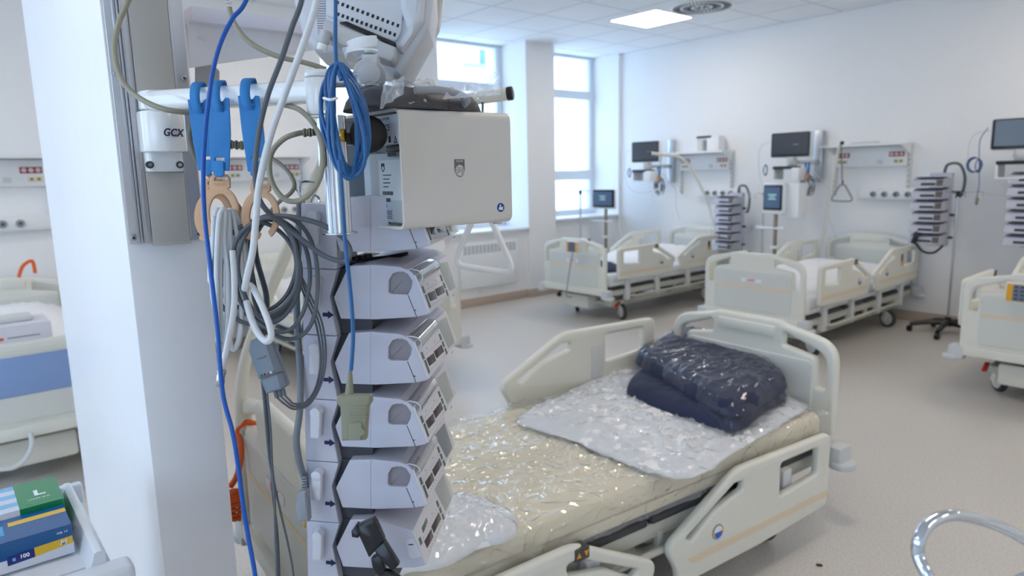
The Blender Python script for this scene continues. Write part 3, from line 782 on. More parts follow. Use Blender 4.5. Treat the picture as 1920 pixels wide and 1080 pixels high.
def wall_monitor(label, loc, rz, lit='', chan=0.12):
    """patient monitor on a wall channel, with module box, blue straps and cable loops"""
    r = thing('patient_monitor', label, 'monitor', loc, rz, 'patient monitors on wall arms')
    MB().mesh(plate_mesh(rpoly([(-0.215, -0.13, 0.025), (-0.215, 0.13, 0.025), (0.215, 0.13, 0.025), (0.215, -0.13, 0.025)]), [], 0.05, 0.01), XZ(-0.36) @ Matrix.Translation((0, 1.72, 0))).build('housing', white_m, r)
    s = MB().mesh(plate_mesh(rpoly([(-0.207, -0.122, 0.02), (-0.207, 0.122, 0.02), (0.207, 0.122, 0.02), (0.207, -0.122, 0.02)]), [], 0.006, 0.002), XZ(-0.386) @ Matrix.Translation((0, 1.72, 0))).build('bezel', black_m, r)
    scr = mat('screen_grey', (62,66,74), 0.12, emit=((60,66,76), 0.25))
    q = MB().box((0, -0.390, 1.728), (0.37, 0.002, 0.205)).build('screen', scr, s, smooth=0)
    MB().mesh(text_mesh(lit or 'Standby', 0.018), frame((0.06, -0.392, 1.72), (1, 0, 0), (0, 0, 1))).build('screen_text', mat('screen_text', (120,150,190), 0.4, emit=((120,150,190), 0.4)), q, smooth=0)
    m = MB(); m.cyl((0, -0.35, 1.60), (0, -0.33, 1.50), 0.05, seg=18, bev=0.008); m.box((0, -0.30, 1.55), (0.12, 0.10, 0.03), 0.01)
    m.tube([(0, -0.32, 1.54), (0.14, -0.22, 1.54), (chan, -0.06, 1.54)], 0.022)
    m.build('tilt_arm', lgrey_m, r)
    MB().box2((chan-0.045, -0.045, 1.34), (chan+0.045, 0, 1.86), 0.006).build('wall_channel', alu_m, r)
    m = MB(); m.box2((-0.14, -0.46, 1.37), (-0.125, -0.26, 1.49), 0.003); m.box2((0.06, -0.46, 1.37), (0.14, -0.26, 1.49), 0.006); m.box2((-0.14, -0.46, 1.36), (0.14, -0.26, 1.372), 0.002)
    b = m.build('module_rack', white_m, r)
    MB().box2((-0.14, -0.465, 1.475), (0.06, -0.26, 1.505), 0.004).build('rack_top', black_m, b)
    for k, dx in enumerate((0.13, 0.16)):
        MB().box((dx, -0.30, 1.47), (0.022, 0.004, 0.14), 0.001, rot=Matrix.Rotation(0.08*(k-0.5), 3, 'Y')).build('blue_strap', strap_m, r)
    m = MB()
    for k in range(6):
        a = 0.03*math.sin(k*2.1)
        m.tube(smoothpts([Vector((0.15+a+0.055*math.cos(t_*PI/5)*(1-0.1*k/3), -0.31+0.006*k, 1.33+0.085*math.sin(t_*PI/5)-0.01*k)) for t_ in range(10)], 4, True), 0.0045, 6, closed=True)
    m.build('cable_loops', dgrey_m, r)
    MB().cyl((0.15, -0.33, 1.40), (0.15, -0.29, 1.40), 0.028, seg=16, bev=0.004).build('cable_ring', tan_m, r)
    m = MB()
    m.tube(smoothpts([(-0.20, -0.34, 1.76), (-0.36, -0.32, 1.72), (-0.38, -0.32, 1.50), (-0.30, -0.32, 1.28), (-0.10, -0.32, 1.22), (0.12, -0.31, 1.25)], 6), 0.004, 6)
    m.tube(smoothpts([(0.22, -0.32, 1.45), (0.36, -0.25, 1.25), (0.33, -0.2, 1.05), (0.40, -0.12, 0.75)], 6), 0.004, 6)
    m.build('thin_hose', wcable_m, r)
    m = MB()
    for k in range(4): m.tube(smoothpts([Vector((-0.30+0.022*math.cos(t_*PI/4), -0.33+0.003*k, 1.47+(0.045+0.004*k)*math.sin(t_*PI/4))) for t_ in range(8)], 4, True), 0.0035, 6, closed=True)
    m.build('blue_coil', blue_m, r)
    return r
wall_monitor('patient monitor with dark screen on the wall nearest the window corner', (5.48, YH, 0.0), PI)
wall_monitor('patient monitor with dark screen between the two left far beds', (3.62, YH, 0.0), PI)
wall_monitor('patient monitor cut by the right edge of the photo', (1.67, YH, 0.0), PI)
wall_monitor('patient monitor on the window wall hidden beside the extruded post', (XW, -3.13, 0), -PI/2)

# portable screens on stands
def ventilator(label, loc, rz, body=False):
    r = thing('screen_stand', label, 'medical screen', loc, rz, 'touch screens on rolling stands')
    if body:
        MB().box2((-0.13, -0.06, 1.02), (0.13, 0.0, 1.34), 0.015).build('housing', white_m, r); MB().box2((0.06, 0.0, 0.98), (0.26, 0.14, 1.34), 0.02).build('side_body', white_m, r)
        w2, h0, h1 = 0.115, 1.06, 1.32
    else:
        MB().box2((-0.165, -0.04, 1.03), (0.165, 0.0, 1.27), 0.012).build('housing', white_m, r)
        w2, h0, h1 = 0.16, 1.05, 1.27
    b = MB().box2((-w2, -0.068, h0), (w2, -0.03, h1), 0.01).build('bezel', black_m, r)
    s = MB().box2((-w2+0.02, -0.070, h0+0.025), (w2-0.02, -0.067, h1-0.025)).build('screen', mat('screen_blue', (66,86,112), 0.12, emit=((66,90,120), 0.35)), b, smooth=0)
    m = MB()
    for k, ww in enumerate((0.10, 0.07, 0.09)): m.box((0, -0.0712, (h0+h1)/2+0.03-k*0.022), (ww, 0.001, 0.010))
    m.build('screen_lines', mat('screen_lines', (150,190,190), 0.3, emit=((150,190,190), 0.5)), s, smooth=0)
    MB().cyl((0, 0.0, 0.12), (0, 0.0, 1.04), 0.020, seg=16).build('pole', mat('bronze_pole', (150,140,124), 0.35, metal=0.6), r)
    MB().box2((-0.24, -0.02, 0.86), (0.10, 0.02, 0.885), 0.008).build('side_arm', white_m, r)
    for zc_ in (0.66, 0.50): MB().box2((-0.035, -0.035, zc_), (0.035, 0.035, zc_+0.03), 0.006).build('clamp', white_m, r)
    m = MB()
    for k in range(5):
        a = 2*PI*k/5+0.3
        m.tube([(0, 0, 0.13), (0.14*math.cos(a), 0.14*math.sin(a), 0.10), (0.27*math.cos(a), 0.27*math.sin(a), 0.08)], 0.02, 8)
    bs = m.build('base', white_m, r)
    for k in range(5):
        a = 2*PI*k/5+0.3; c = Vector((0.27*math.cos(a), 0.27*math.sin(a), 0.03))
        MB().cyl(c-Vector((0.012, 0, 0)), c+Vector((0.012, 0, 0)), 0.03, seg=16, bev=0.004).build('castor', black_m, bs)
    return r
p = on_y(1136, 370, -6.55); ventilator('small dark touch screen on a stand in the window corner', (p.x, -6.55, p.z-1.16), PI+0.1)
p = on_y(1456, 376, -6.70); ventilator('touch screen with white body on a stand below the middle wall monitor', (p.x, -6.70, p.z-1.19), PI-0.15, body=True)
# those stands end on the floor: rest them there
for o in SC.objects:
    if o.name.startswith('screen_stand'): o.location.z = 0.0

def iv_pole(label, x, y, h, rz=0.0, arms=2, base=True):
    r = thing('iv_pole', label, 'iv pole', (x, y, 0), rz, 'steel drip poles')
    MB().cyl((0, 0, 0.10), (0, 0, h), 0.010, seg=12).build('pole', steel_m, r)
    m = MB()
    for k in range(arms*2):
        s = 1 if k % 2 else -1
        if k < 2: P = [(0, 0, h-0.01), (s*0.10, 0, h), (s*0.17, 0, h), (s*0.185, 0, h-0.025), (s*0.17, 0, h-0.05), (s*0.155, 0, h-0.03)]
        else: P = [(0, 0, h-0.01), (0, s*0.10, h), (0, s*0.17, h), (0, s*0.185, h-0.025), (0, s*0.17, h-0.05), (0, s*0.155, h-0.03)]
        m.tube(smoothpts(P, 5), 0.0035, 6)
    m.build('hook_arms', steel_m, r)
    MB().cyl((0, 0, h-0.04), (0, 0, h+0.01), 0.018, seg=14, bev=0.004).build('hook_hub', black_m, r)
    m = MB(); m.cyl((0, 0, 0.07), (0, 0, 0.15), 0.035, 0.022, seg=18)
    for k in range(5):
        a = 2*PI*k/5+1.0
        c, s = math.cos(a), math.sin(a)
        m.tube([(0.02*c, 0.02*s, 0.105), (0.15*c, 0.15*s, 0.095), (0.29*c, 0.29*s, 0.065)], [0.030, 0.024, 0.018], 8)
    b = m.build('base', black_m, r)
    for k in range(5):
        a = 2*PI*k/5+1.0; c = Vector((0.29*math.cos(a), 0.29*math.sin(a), 0.027))
        q = MB(); q.cyl(c-Vector((0.018, 0, 0)), c+Vector((0.018, 0, 0)), 0.027, seg=16, bev=0.005); q.build('castor', black_m, b)
    return r
p = on_y(1088, 358, -6.05); iv_pole('steel drip pole standing in front of the right window', p.x, -6.05, p.z, 0.2)
p = on_y(1433, 362, -6.80); iv_pole('steel drip pole left of the touch screen with the white body', p.x, -6.80, p.z, PI)
p = on_y(1797, 360, -6.80); iv_pole('steel drip pole on a black five-star base near the right edge', p.x, -6.80, p.z, PI)

# far pump towers
def far_pump_mesh():
    b = MB().prism(rpoly([(-0.13, -0.040, 0.01), (-0.145, 0.0, 0.01), (-0.13, 0.040, 0.01), (0.0, 0.036, 0.01), (0.045, 0.026, 0.01), (0.07, -0.044, 0.005)], 3), -0.125, 0.125, Matrix(((0, 0, 1, 0), (-1, 0, 0, 0), (0, 1, 0, 0), (0, 0, 0, 1))))
    return b
def far_tower(label, loc, rz, n=6, clamp_black=False, lean=0.0):
    d = thing('pump_dock', 'white docking column '+label, 'pump dock', loc, rz, 'docking columns of the far pumps')
    z0 = 0.0; H = n*0.100
    MB().box2((-0.05, 0.09, z0-0.02), (0.13, 0.15, z0+H+0.03), 0.01).build('column', lilac_m, d)
    for k in range(0, n, 2): MB().cyl((0.13, 0.12, z0+0.06+k*0.1), (0.165, 0.12, z0+0.06+k*0.1), 0.012, seg=10).build('side_screw', dark_m, d)
    m = MB(); m.tube(smoothpts([(0.06, 0.12, z0+H+0.03), (0.09, 0.10, z0+H+0.10), (0.19, 0.08, z0+H+0.10), (0.24, 0.08, z0+H-0.02), (0.22, 0.09, z0+H-0.16), (0.17, 0.12, z0+H-0.18)], 8), 0.012, 8)
    m.build('power_cable', dgrey_m, d)
    MB().box2((-0.03, 0.15, z0+0.2), (0.11, 0.30, z0+0.26), 0.01).build('wall_bracket', alu_m, d)
    R = Matrix.Translation(loc) @ Matrix.Rotation(rz, 4, 'Z')
    pos = ['lowest', 'second-lowest', 'third-lowest', 'third-highest', 'second-highest', 'topmost']
    for k in range(n):
        L = '%s small pump in the stack %s' % (pos[k], label)
        p = thing('infusion_pump', L, 'infusion pump', R @ Vector((0, 0, z0+0.05+k*0.1)), rz, 'stacked infusion pumps '+label)
        M0 = Matrix.Rotation(0, 4, 'Z')
        far_pump_mesh().build('body', lilac_m, p, smooth=30)
        # sloping front carries displays
        F = frame((0, -0.0585, -0.010), (1, 0, 0), (0, 0.34, 1))
        MB().box((0.005, -0.006, 0.002), (0.115, 0.022, 0.004), 0.001).build('display', mat('display_brown', (58,50,54), 0.3), p, M=F)
        MB().box((0.096, 0.004, 0.002), (0.055, 0.054, 0.004), 0.001).build('screen', mat('far_screen', (96,90,84), 0.3), p, M=F)
        MB().box((0.01, -0.01, 0.043), (0.22, 0.10, 0.008), 0.001).build('gap_shade', mat('gap_shade_grey', (80,78,90), 0.6), p)  # dark slab paints the shade in the gap above each pump
    if clamp_black:
        c = MB().box((-0.06, -0.08, 0.06), (0.04, 0.03, 0.11), 0.006, rot=Matrix.Rotation(0.3, 3, 'Y')); c.tube(smoothpts([(-0.05, -0.08, 0.01), (0.0, -0.05, -0.06), (0.07, 0.0, -0.07), (0.12, 0.05, -0.01)], 6), 0.010, 8)
        o = c.build('black_clamp', black_m, None, M=R); tag(o, 'black cable clamp hanging at the bottom pump '+label, 'clamp')
p = on_y(1360, 468, -6.80); far_tower('over the far bed by the window corner', (p.x, -6.80, p.z), PI-0.12)
p = on_y(1736, 458, -6.80); far_tower('right of the middle far bed', (p.x, -6.80, p.z), PI-0.05, clamp_black=True)
p = on_y(1918, 462, -6.75); far_tower('at the right edge of the photo', (p.x, -6.75, p.z), PI-0.05)

# lifting poles with trapeze handles
def lifting_pole(label, pts, r=0.017, cap=True):
    P = smoothpts(pts, 8)
    o = MB().tube(P, r, 12).build('lifting_pole', beige_m, None)
    tag(o, label, 'lifting pole', 'curved lifting poles of the beds')
    e = P[-1]; d = (P[-1]-P[-2]).normalized()
    if cap: MB().cyl(e-d*0.012, e+d*0.006, r*1.06, seg=16, bev=0.003).build('end_cap', black_m, o)
    return o
def trapeze(label, c, ax, size, strap_top, r=0.010, m=None):
    """triangular grip: c = middle of the grip bar, ax = its direction"""
    ax = Vector(ax).normalized(); u = Vector((0, 0, 1))
    t = thing('trapeze_handle', label, 'trapeze handle', c, 0, 'trapeze handles of the lifting poles')
    w_, h = size
    pts = []
    base = [(-w_/2, 0, 0.028), (-w_*0.10, h, 0.03), (w_*0.10, h, 0.03), (w_/2, 0, 0.028)]
    P = [ax*a+u*b for a, b in rpoly(base, 6)]
    MB().tube(P, r, 10, closed=True).build('grip_frame', m or white_m, t)
    q = MB()
    for k in range(11): q.sphere(ax*(-w_*0.36+k*w_*0.072)+u*(r*0.55), r*0.75, (1, 1, 0.8), 10)
    q.build('finger_ridges', m or white_m, t)
    st = Vector(strap_top)-Vector(c)
    MB().tube([u*h, u*h*0.4+st*0.6 if False else u*h+(st-u*h)*0.5, st], r*0.45, 6).build('strap', rubber_m, t)
    MB().cyl(u*(h-0.005), u*(h+0.04), r*0.9, seg=10, bev=0.002).build('strap_buckle', black_m, t)
    return t
a0 = Vector((4.56, -6.98, 0.45)); a1 = on_y(1330, 390, -6.98); a2 = on_y(1296, 318, -6.75); a3 = on_y(1268, 293, -6.55); a4 = on_y(1218, 287, -6.15)
lifting_pole('pale curved lifting pole leaning over the far bed by the window corner', [a0, a1, a2, (a2+a3)/2+Vector((0, 0, 0.03)), a3, (a3+a4)/2, a4])
e = on_y(1240, 290, -6.30)
trapeze('thin white trapeze handle hanging in front of the wall monitor by the windows', on_y(1232, 376, -6.30), (1, 0.1, 0), (0.19, 0.13), e, 0.006)
b0 = Vector((3.40, -6.98, 0.45)); b1 = on_y(1546, 430, -6.98); b2 = on_y(1562, 330, -6.9); b3 = on_y(1571, 285, -6.8); b4 = on_y(1579, 268, -6.45)
lifting_pole('pale curved lifting pole at the head of the middle far bed', [b0, b1, b2, b3, (b3+b4)/2+Vector((0, 0, 0.02)), b4])
trapeze('thin white trapeze handle hanging over the middle far bed', on_y(1578, 377, -6.5), (1, 0, 0), (0.22, 0.15), on_y(1577, 272, -6.5), 0.009, grey_m)
# near lifting pole, its tube end above the grey box, trapeze below it
c0 = nb(-0.40, -1.085, 0.30); c1 = at(452, 740, 2.22); c2 = at(485, 600, 2.22); c3 = at(545, 455, 2.20); c4 = at(600, 318, 2.17); c5 = at(655, 232, 2.15); c6 = at(760, 205, 2.11); c7 = at(958, 175, 2.03)
lifting_pole('long pale lifting pole rising behind the cables and ending over the grey box', [c0, c1, c2, c3, c4, c5, c6, c7], 0.019)
g = (at(858, 498, 2.05)+at(958, 514, 2.0))/2
trapeze('large white trapeze handle with ridged grip hanging right of the pump tower', g, at(958, 514, 2.0)-at(858, 498, 2.05), (0.20, 0.165), at(905, 176, 2.05), 0.0095)
# handsets on footboards
def handset(label, loc, rz, m_edge):
    r = thing('bed_handset', label, 'handset', loc, rz, 'handsets hung on the footboards')
    MB().box((0, -0.02, 0), (0.17, 0.045, 0.11), 0.012).build('shell', lgrey_m, r)
    MB().box((0, -0.044, 0), (0.155, 0.004, 0.10), 0.004).build('edge_band', m_edge, r)
    k = MB().box((0, -0.047, 0), (0.095, 0.004, 0.095), 0.003).build('keypad', mat('keypad_grey', (120,128,140), 0.5), r)
    q = MB()
    for i in range(3):
        for j in range(4): q.box((-0.03+i*0.03, -0.050, -0.034+j*0.023), (0.018, 0.003, 0.012), 0.001)
    q.build('keys', mat('key_blue', (60,80,120), 0.5), k)
    return r
hs = handset('grey handset with amber edges hung on the footboard of the far bed by the windows', (on_y(1078, 458, -4.80).x, -4.80, 0.775), PI, mat('amber_edge', (232,176,96), 0.5))
MB().tube(smoothpts([Vector((0, -0.03, -0.05)), Vector((-0.02, -0.05, -0.2)), Vector((-0.06, -0.05, -0.38)), Vector((-0.09, -0.03, -0.50)), Vector((-0.10, 0.05, -0.52))], 6), 0.006, 8).build('cord', grey_m, hs)
handset('yellow handset hung on the footboard at the right edge of the photo', (on_y(1922, 541, -4.80).x, -4.80, 0.745), PI, mat('yellow_edge', (232,170,40), 0.5))
# device on the first shelf
p = on_y(1334, 280, -7.02)
r = thing('suction_device', 'small white device with black handle on the wall shelf by the windows', 'medical device', (p.x, -7.02, 1.701), PI)
MB().box2((-0.03, -0.06, 0.0), (0.13, 0.08, 0.17), 0.012).build('body', white_m, r)
m = MB(); m.box2((-0.16, -0.06, 0.12), (-0.02, 0.06, 0.15), 0.005); m.box2((-0.16, -0.05, 0.0), (-0.09, 0.05, 0.12), 0.004)
m.build('holder', lgrey_m, r); MB().box2((-0.165, -0.065, 0.148), (0.03, 0.06, 0.172), 0.006).build('handle', black_m, r)
r = MB().box2((-0.12, -0.05, 0), (0.12, 0.05, 0.018), 0.008).build('flat_tray', lgrey_m, None, M=Matrix.Translation((3.0, -7.04, 1.701))); tag(r, 'low grey tray lying on the shelf over the middle far bed', 'tray')
# blue hose coil and thin hose hanging near the right drip pole
m = MB()
c = on_y(1829, 309, -6.75)
for k in range(4): m.tube(smoothpts([c+Vector((0.05*math.cos(t_*PI/4)+0.004*k, 0.004*k, (0.055+0.003*k)*math.sin(t_*PI/4))) for t_ in range(8)], 4, True), 0.004, 6, closed=True)
m.tube(smoothpts([on_y(1853, 240, -6.75), on_y(1838, 262, -6.75), on_y(1836, 300, -6.75), on_y(1836, 345, -6.75), on_y(1831, 372, -6.75)], 6), 0.0035, 6)
tag(m.build('blue_hose', mat('dusty_blue', (72,96,140), 0.5), None), 'thin blue hose with a small coil hanging left of the right-edge monitor', 'hose')
m = MB().cyl(on_y(1832, 370, -6.75), on_y(1830, 384, -6.75), 0.012, seg=10, bev=0.003); tag(m.build('hose_plug', olived_m, None), 'small olive plug at the end of the thin blue hose', 'plug')
# wrapped yellow bag behind the second footboard
mound('yellow_bag', 'pale yellow bag edge showing over the middle far footboard', 'bag', [(3.2,-5.25),(2.95,-5.25),(2.9,-5.05),(3.2,-5.02)], 0.50, 0.20, mat('pale_yellow', (226,230,150), 0.6), 2.2, 0.01)
# white cardboard-like box with its cables on the blue-inlay bed
p = Vector((4.02, -0.10, 0.505))
r = thing('device_box', 'white box with small orange logo on the bed with the blue inlay', 'box', (4.06, -0.13, 0.505), -PI/2)
MB().box2((-0.30, -0.09, 0.0), (0.265, 0.15, 0.335), 0.015).build('shell', mat('box_pale_lilac', (222,222,232), 0.5), r)
MB().box((0.06, -0.091, 0.27), (0.02, 0.002, 0.014)).build('orange_mark', orange_m, r, smooth=0)
MB().mesh(text_mesh('medical', 0.03), frame((0.11, -0.1015, 0.06), (1, 0, 0), (0, 0, 1))).build('lettering', grey_m, r, smooth=0) if False else MB().box((0.15, -0.091, 0.272), (0.13, 0.002, 0.006)).build('mark_line', grey_m, r, smooth=0)
MB().box2((-0.22, -0.04, 0.335), (0.2, 0.10, 0.36), 0.01).build('lid', lgrey_m, r)
q = MB().box((0.36, -1.10, 0.44), (0.16, 0.006, 0.055), 0.002).build('control_strip', mat('strip_amber', (238,196,120), 0.5), bed5)
MB().box((0.36, -1.104, 0.44), (0.12, 0.004, 0.035), 0.001).build('strip_display', mat('strip_pale', (222,216,196), 0.4), q)
q['label'] = 'amber framed control strip'
tag(MB().tube(smoothpts([on_x(57, 812, 3.90), on_x(60, 835, 3.86), on_x(50, 858, 3.85), on_x(30, 875, 3.85), on_x(0, 880, 3.86), on_x(-30, 878, 3.9)], 8), 0.011, 10).build('power_cable', lgrey_m, None), 'light grey cable sagging under the footboard with the blue inlay', 'cable')
# orange coiled cords
def coil_cord(label, P, r=0.012, w_=0.0035, turns=28):
    Q = smoothpts(P, 30); n = len(Q); pts = []
    for i, q in enumerate(Q):
        d = (Q[min(i+1, n-1)]-Q[max(i-1, 0)]).normalized(); u = d.orthogonal().normalized(); v = d.cross(u)
        for k in range(2):
            a = 2*PI*turns*(i+k/2)/n; pts.append(q+u*math.cos(a)*r+v*math.sin(a)*r)
    return tag(MB().tube(pts, w_, 6).build('coiled_cord', orange_m, None), label, 'cord')
MB_ = on_x(58, 510, 5.98)
tag(MB().tube(smoothpts([on_x(35, 520, 5.96), on_x(42, 500, 5.96), on_x(55, 490, 5.96), on_x(62, 492, 5.96), on_x(66, 512, 5.96)], 6), 0.012, 8).build('orange_cord', orange_m, None), 'orange cord looped over the headboard at the far left', 'cord')
k1 = nb(-0.43, -1.10, 0.80)
d_ = 2.25
tag(MB().tube(smoothpts([at(492, 818, d_-0.02), at(489, 800, d_-0.02), at(478, 795, d_-0.02), at(462, 792, d_-0.02), at(450, 800, d_-0.02), at(446, 815, d_-0.02), at(452, 840, d_-0.05), at(450, 870, d_-0.06), at(443, 895, d_-0.07), at(432, 912, d_-0.07)], 6), 0.010, 8).build('orange_cord', orange_m, None), 'orange cord hooked over the footboard corner of the nearest bed', 'cord')
coil_cord('coiled orange cord hanging beside the nearest footboard behind the blue cable', [at(438, 920, 2.16), at(440, 940, 2.16), at(438, 975, 2.16)], 0.018, 0.006, 9)
# ================================================================ FOREGROUND: RAIL, ARM, PUMP TOWER
ZUP = Vector((0, 0, 1))
# ---- channel rail on the end face of the service pillar
FX = 1.40
def fy(px): return on_x(px, 457, FX).y
r = thing('equipment_rail', 'silver wall channel with beige cover strips on the narrow pillar face', 'rail', (FX, 0, 0))
zb = 1.49-0.109
MB().box2((-0.006, fy(382), zb), (0, fy(242.7), CEIL), 0.001).build('back_plate', alu_m, r)
for a, c, h in ((256, 259, 0.012), (262, 265, 0.016), (268, 271.5, 0.013)): MB().box2((-h, fy(c), zb), (-0.004, fy(a), CEIL), 0.002).build('ridge', alu_m, r)
MB().box2((-0.012, fy(280.5), zb), (-0.004, fy(271), CEIL), 0.001).build('channel_side', alu_m, r)
MB().box2((-0.010, fy(361), zb+0.004), (-0.004, fy(355.5), CEIL), 0.001).build('channel_side', alu_m, r)
cov = mat('cover_strip', (186,183,176), 0.45)
def cover(za, zc): 
    b = MB().box2((-0.016, fy(354), za), (-0.002, fy(284), zc), 0.002).build('cover_strip', cov, r)
cover(zb-0.004, 1.508); cover(1.62, CEIL)
MB().box2((-0.0165, fy(354), zb-0.006), (-0.002, fy(284), zb-0.002), 0.001).build('cover_end', cov, r)
for px, py in ((250, 446), (371, 438), (218, 137), (345, 147)):
    c = on_x(px, py, FX-0.006)-Vector((FX, 0, 0))
    m = MB(); m.cyl(c+Vector((0.001, 0, 0)), c-Vector((0.004, 0, 0)), 0.0055, seg=20, bev=0.001); m.build('screw', steel_m, r)
    MB().cyl(c-Vector((0.001, 0, 0)), c-Vector((0.0045, 0, 0)), 0.003, seg=6).build('screw_socket', dark_m, r)

# ---- wall mount block and arm
def bar(mb, P0, P1, w_, h, rad, up=ZUP):
    P0 = Vector(P0); P1 = Vector(P1); d = (P1-P0); L = d.length; d.normalize()
    s = d.cross(Vector(up)).normalized(); u = s.cross(d)
    poly = rpoly([(-w_/2, -h/2, rad), (w_/2, -h/2, rad), (w_/2, h/2, rad), (-w_/2, h/2, rad)], 6)
    M = Matrix((s, u, d)).transposed().to_4x4(); M.translation = P0
    return mb.prism(poly, 0, L, M)
arm = thing('support_arm', 'glossy white swivel arm clamped to the silver rail, marked in dark letters', 'arm', (FX, fy(319), 1.58))
AO = Vector((FX, fy(319), 1.58))
m = MB()
# lower block: rounded front, flat tongue below
hw = (fy(272)-fy(354))/2*0.99
zt_, zm = on_x(312, 208, FX-0.05).z, on_x(312, 285, FX-0.05).z
poly = rpoly([(0.0, -hw, 0.002), (-0.052, -hw, 0.034), (-0.074, 0, 0.05), (-0.052, hw, 0.034), (0.0, hw, 0.002)], 8)
m.prism(poly, zm-AO.z, zt_-AO.z, bev=0.003)
m.prism(rpoly([(0.0, -hw*0.86, 0.002), (-0.034, -hw*0.86, 0.016), (-0.034, hw*0.86, 0.016), (0.0, hw*0.86, 0.002)], 5), on_x(312, 322, FX-0.03).z-AO.z, zm-AO.z+0.01, bev=0.003)
blk = m.build('mount_block', white_g, arm)
for px in (281, 337):
    c = on_x(px, 309, FX-0.034)-AO
    MB().cyl(c+Vector((0.004, 0, 0)), c-Vector((0.002, 0, 0)), 0.0065, seg=18).build('screw_recess', dark_m, blk)
    MB().cyl(c+Vector((0.004, 0, 0)), c-Vector((0.0028, 0, 0)), 0.0035, seg=8).build('screw_head', steel_m, blk)
tm = text_mesh('GCX', 0.0185, bold=0.0004, sp=1.05, shear=0.25)
c = on_x(325, 249, FX-0.0735)-AO
MB().mesh(tm, frame(Vector((-0.0715, c.y, c.z)), (0.42, -0.9, 0), (0, 0, 1))).build('lettering', navyp_m, blk, smooth=0)
m = MB()
zp0, zp1 = zt_-AO.z+0.001, on_x(312, 170, FX-0.05).z-AO.z
m.prism(rpoly([(-0.004, -hw*0.9, 0.02), (-0.050, -hw*0.92, 0.032), (-0.068, 0, 0.04), (-0.050, hw*0.92, 0.032), (-0.004, hw*0.9, 0.02)], 8), zp0, zp1, bev=0.005)
m.build('pivot_head', white_g, arm)
P0 = at(292, 190, 1.165)-AO; P1 = at(592, 172, 1.055)-AO
m = MB(); bar(m, P0, P1, 0.042, 0.033, 0.012)
m.sphere(P0, 0.0168, (1.2, 1.2, 1.0)); m.build('arm_bar', white_g, arm)
je = at(601, 175, 1.05)-AO
m = MB(); m.cyl(je+ZUP*-0.033, je+ZUP*0.022, 0.0215, 0.0235, seg=36, bev=0.003); m.cyl(je+ZUP*0.0225, je+ZUP*0.034, 0.0235, 0.0215, seg=36, bev=0.005); m.cyl(je+ZUP*-0.036, je-ZUP*0.034, 0.0225, seg=36)
m.build('end_joint', white_g, arm)
for px, py in ((435, 196), (517, 190)):
    c = at(px, py, 1.10)-AO; MB().cyl(c+ZUP*0.006, c-ZUP*0.0015, 0.005, seg=14, bev=0.001).build('arm_screw', steel_m, arm)
# second arm going up to the monitor
m = MB(); q0 = je+ZUP*0.03; q1 = at(668, 150, 1.10)-AO
# ---- fluted post below the joint
d0 = 1.05
pt = at(629, 300, d0); pb = Vector((pt.x, pt.y, at(632, 437, d0).z))
post = thing('mounting_post', 'fluted aluminium post with a disc foot hanging below the white arm', 'post', pb)
def star(r, n, dr): return [((r+dr*math.cos(n*a))*math.cos(a), (r+dr*math.cos(n*a))*math.sin(a)) for a in [2*PI*i/(n*8) for i in range(n*8)]]
top = je+AO-pb
MB().prism(star(0.0178, 16, 0.0011), 0.0, top.z-0.035, Matrix()).build('fluted_tube', alu_m, post, smooth=50)
MB().cyl((0, 0, -0.003), (0, 0, 0.0), 0.027, seg=40, bev=0.0008).build('foot_disc', steel_m, post)
zz = at(610, 312, d0).z-pb.z
m = MB(); m.box2((-0.006, -0.018, zz), (0.006, 0.0, top.z-0.035), 0.001)
ux = RT*0.92
for k, (a, b_) in enumerate(((593, 603), (604, 614), (616, 630))):
    A = at(a, 215, d0-0.024+0.004*k)-pb; B = at(b_, 215, d0-0.024+0.004*k)-pb
    w_ = (B-A).length
    M = frame(((A+B)/2).xy.to_3d()+ZUP*(zz+(top.z-0.04-zz)/2), RT, ZUP)
    m.box((0, 0, 0), (0.0001, 0.0001, 0.0001)); 
    t = bmesh.new(); bmesh.ops.create_cube(t, size=1); bmesh.ops.scale(t, vec=(w_*0.92, top.z-0.04-zz, 0.006), verts=t.verts); m._take(t, M)
m.build('clamp_plates', alu_m, post, smooth=0)
c = at(611, 214, d0-0.03)-pb; MB().cyl(c, c+ZUP*0.006, 0.004, seg=12, bev=0.001).build('clamp_bolt', steel_m, post)
c = at(641, 254, d0-0.012)-pb
m = MB(); m.cyl(c-RT*0.006, c+RT*0.006, 0.010, seg=16, bev=0.002); m.build('brass_fitting', brass_m, post)
m = MB(); bar(m, at(640, 262, d0)-pb, at(700, 258, 1.10)-pb, 0.02, 0.02, 0.003); m.build('cross_bracket', alu_m, post)
MB().sphere((0, 0, 0), 0.0285, (1, 1, 1), 32).build('knob', mat('knob_rubber', (14,14,16), 0.65), post, loc=at(691, 252, 1.06)-pb)['label'] = 'round black rubber knob'

# ---- grey box (open at the left) with emblem
BX = 0.93
A = on_x(750, 199, BX); B = on_x(957, 213, BX); Cc = on_x(960, 417, BX); D = on_x(757, 430, BX)
y0, y1 = (A.y+D.y)/2, (B.y+Cc.y)/2; z1, z0 = (A.z+B.z)/2, (Cc.z+D.z)/2
BO = Vector((BX, y0, z0)); bw = y0-y1; bh = z1-z0
box = thing('equipment_box', 'grey metal device housing with a shield emblem, open on its left side', 'device housing', BO)
T_ = 0.0045; DP = 0.22; R_ = 0.016
outer = rpoly([(0, 0, R_), (DP, 0, 0), (DP, bh, 0), (0, bh, R_)], 10)
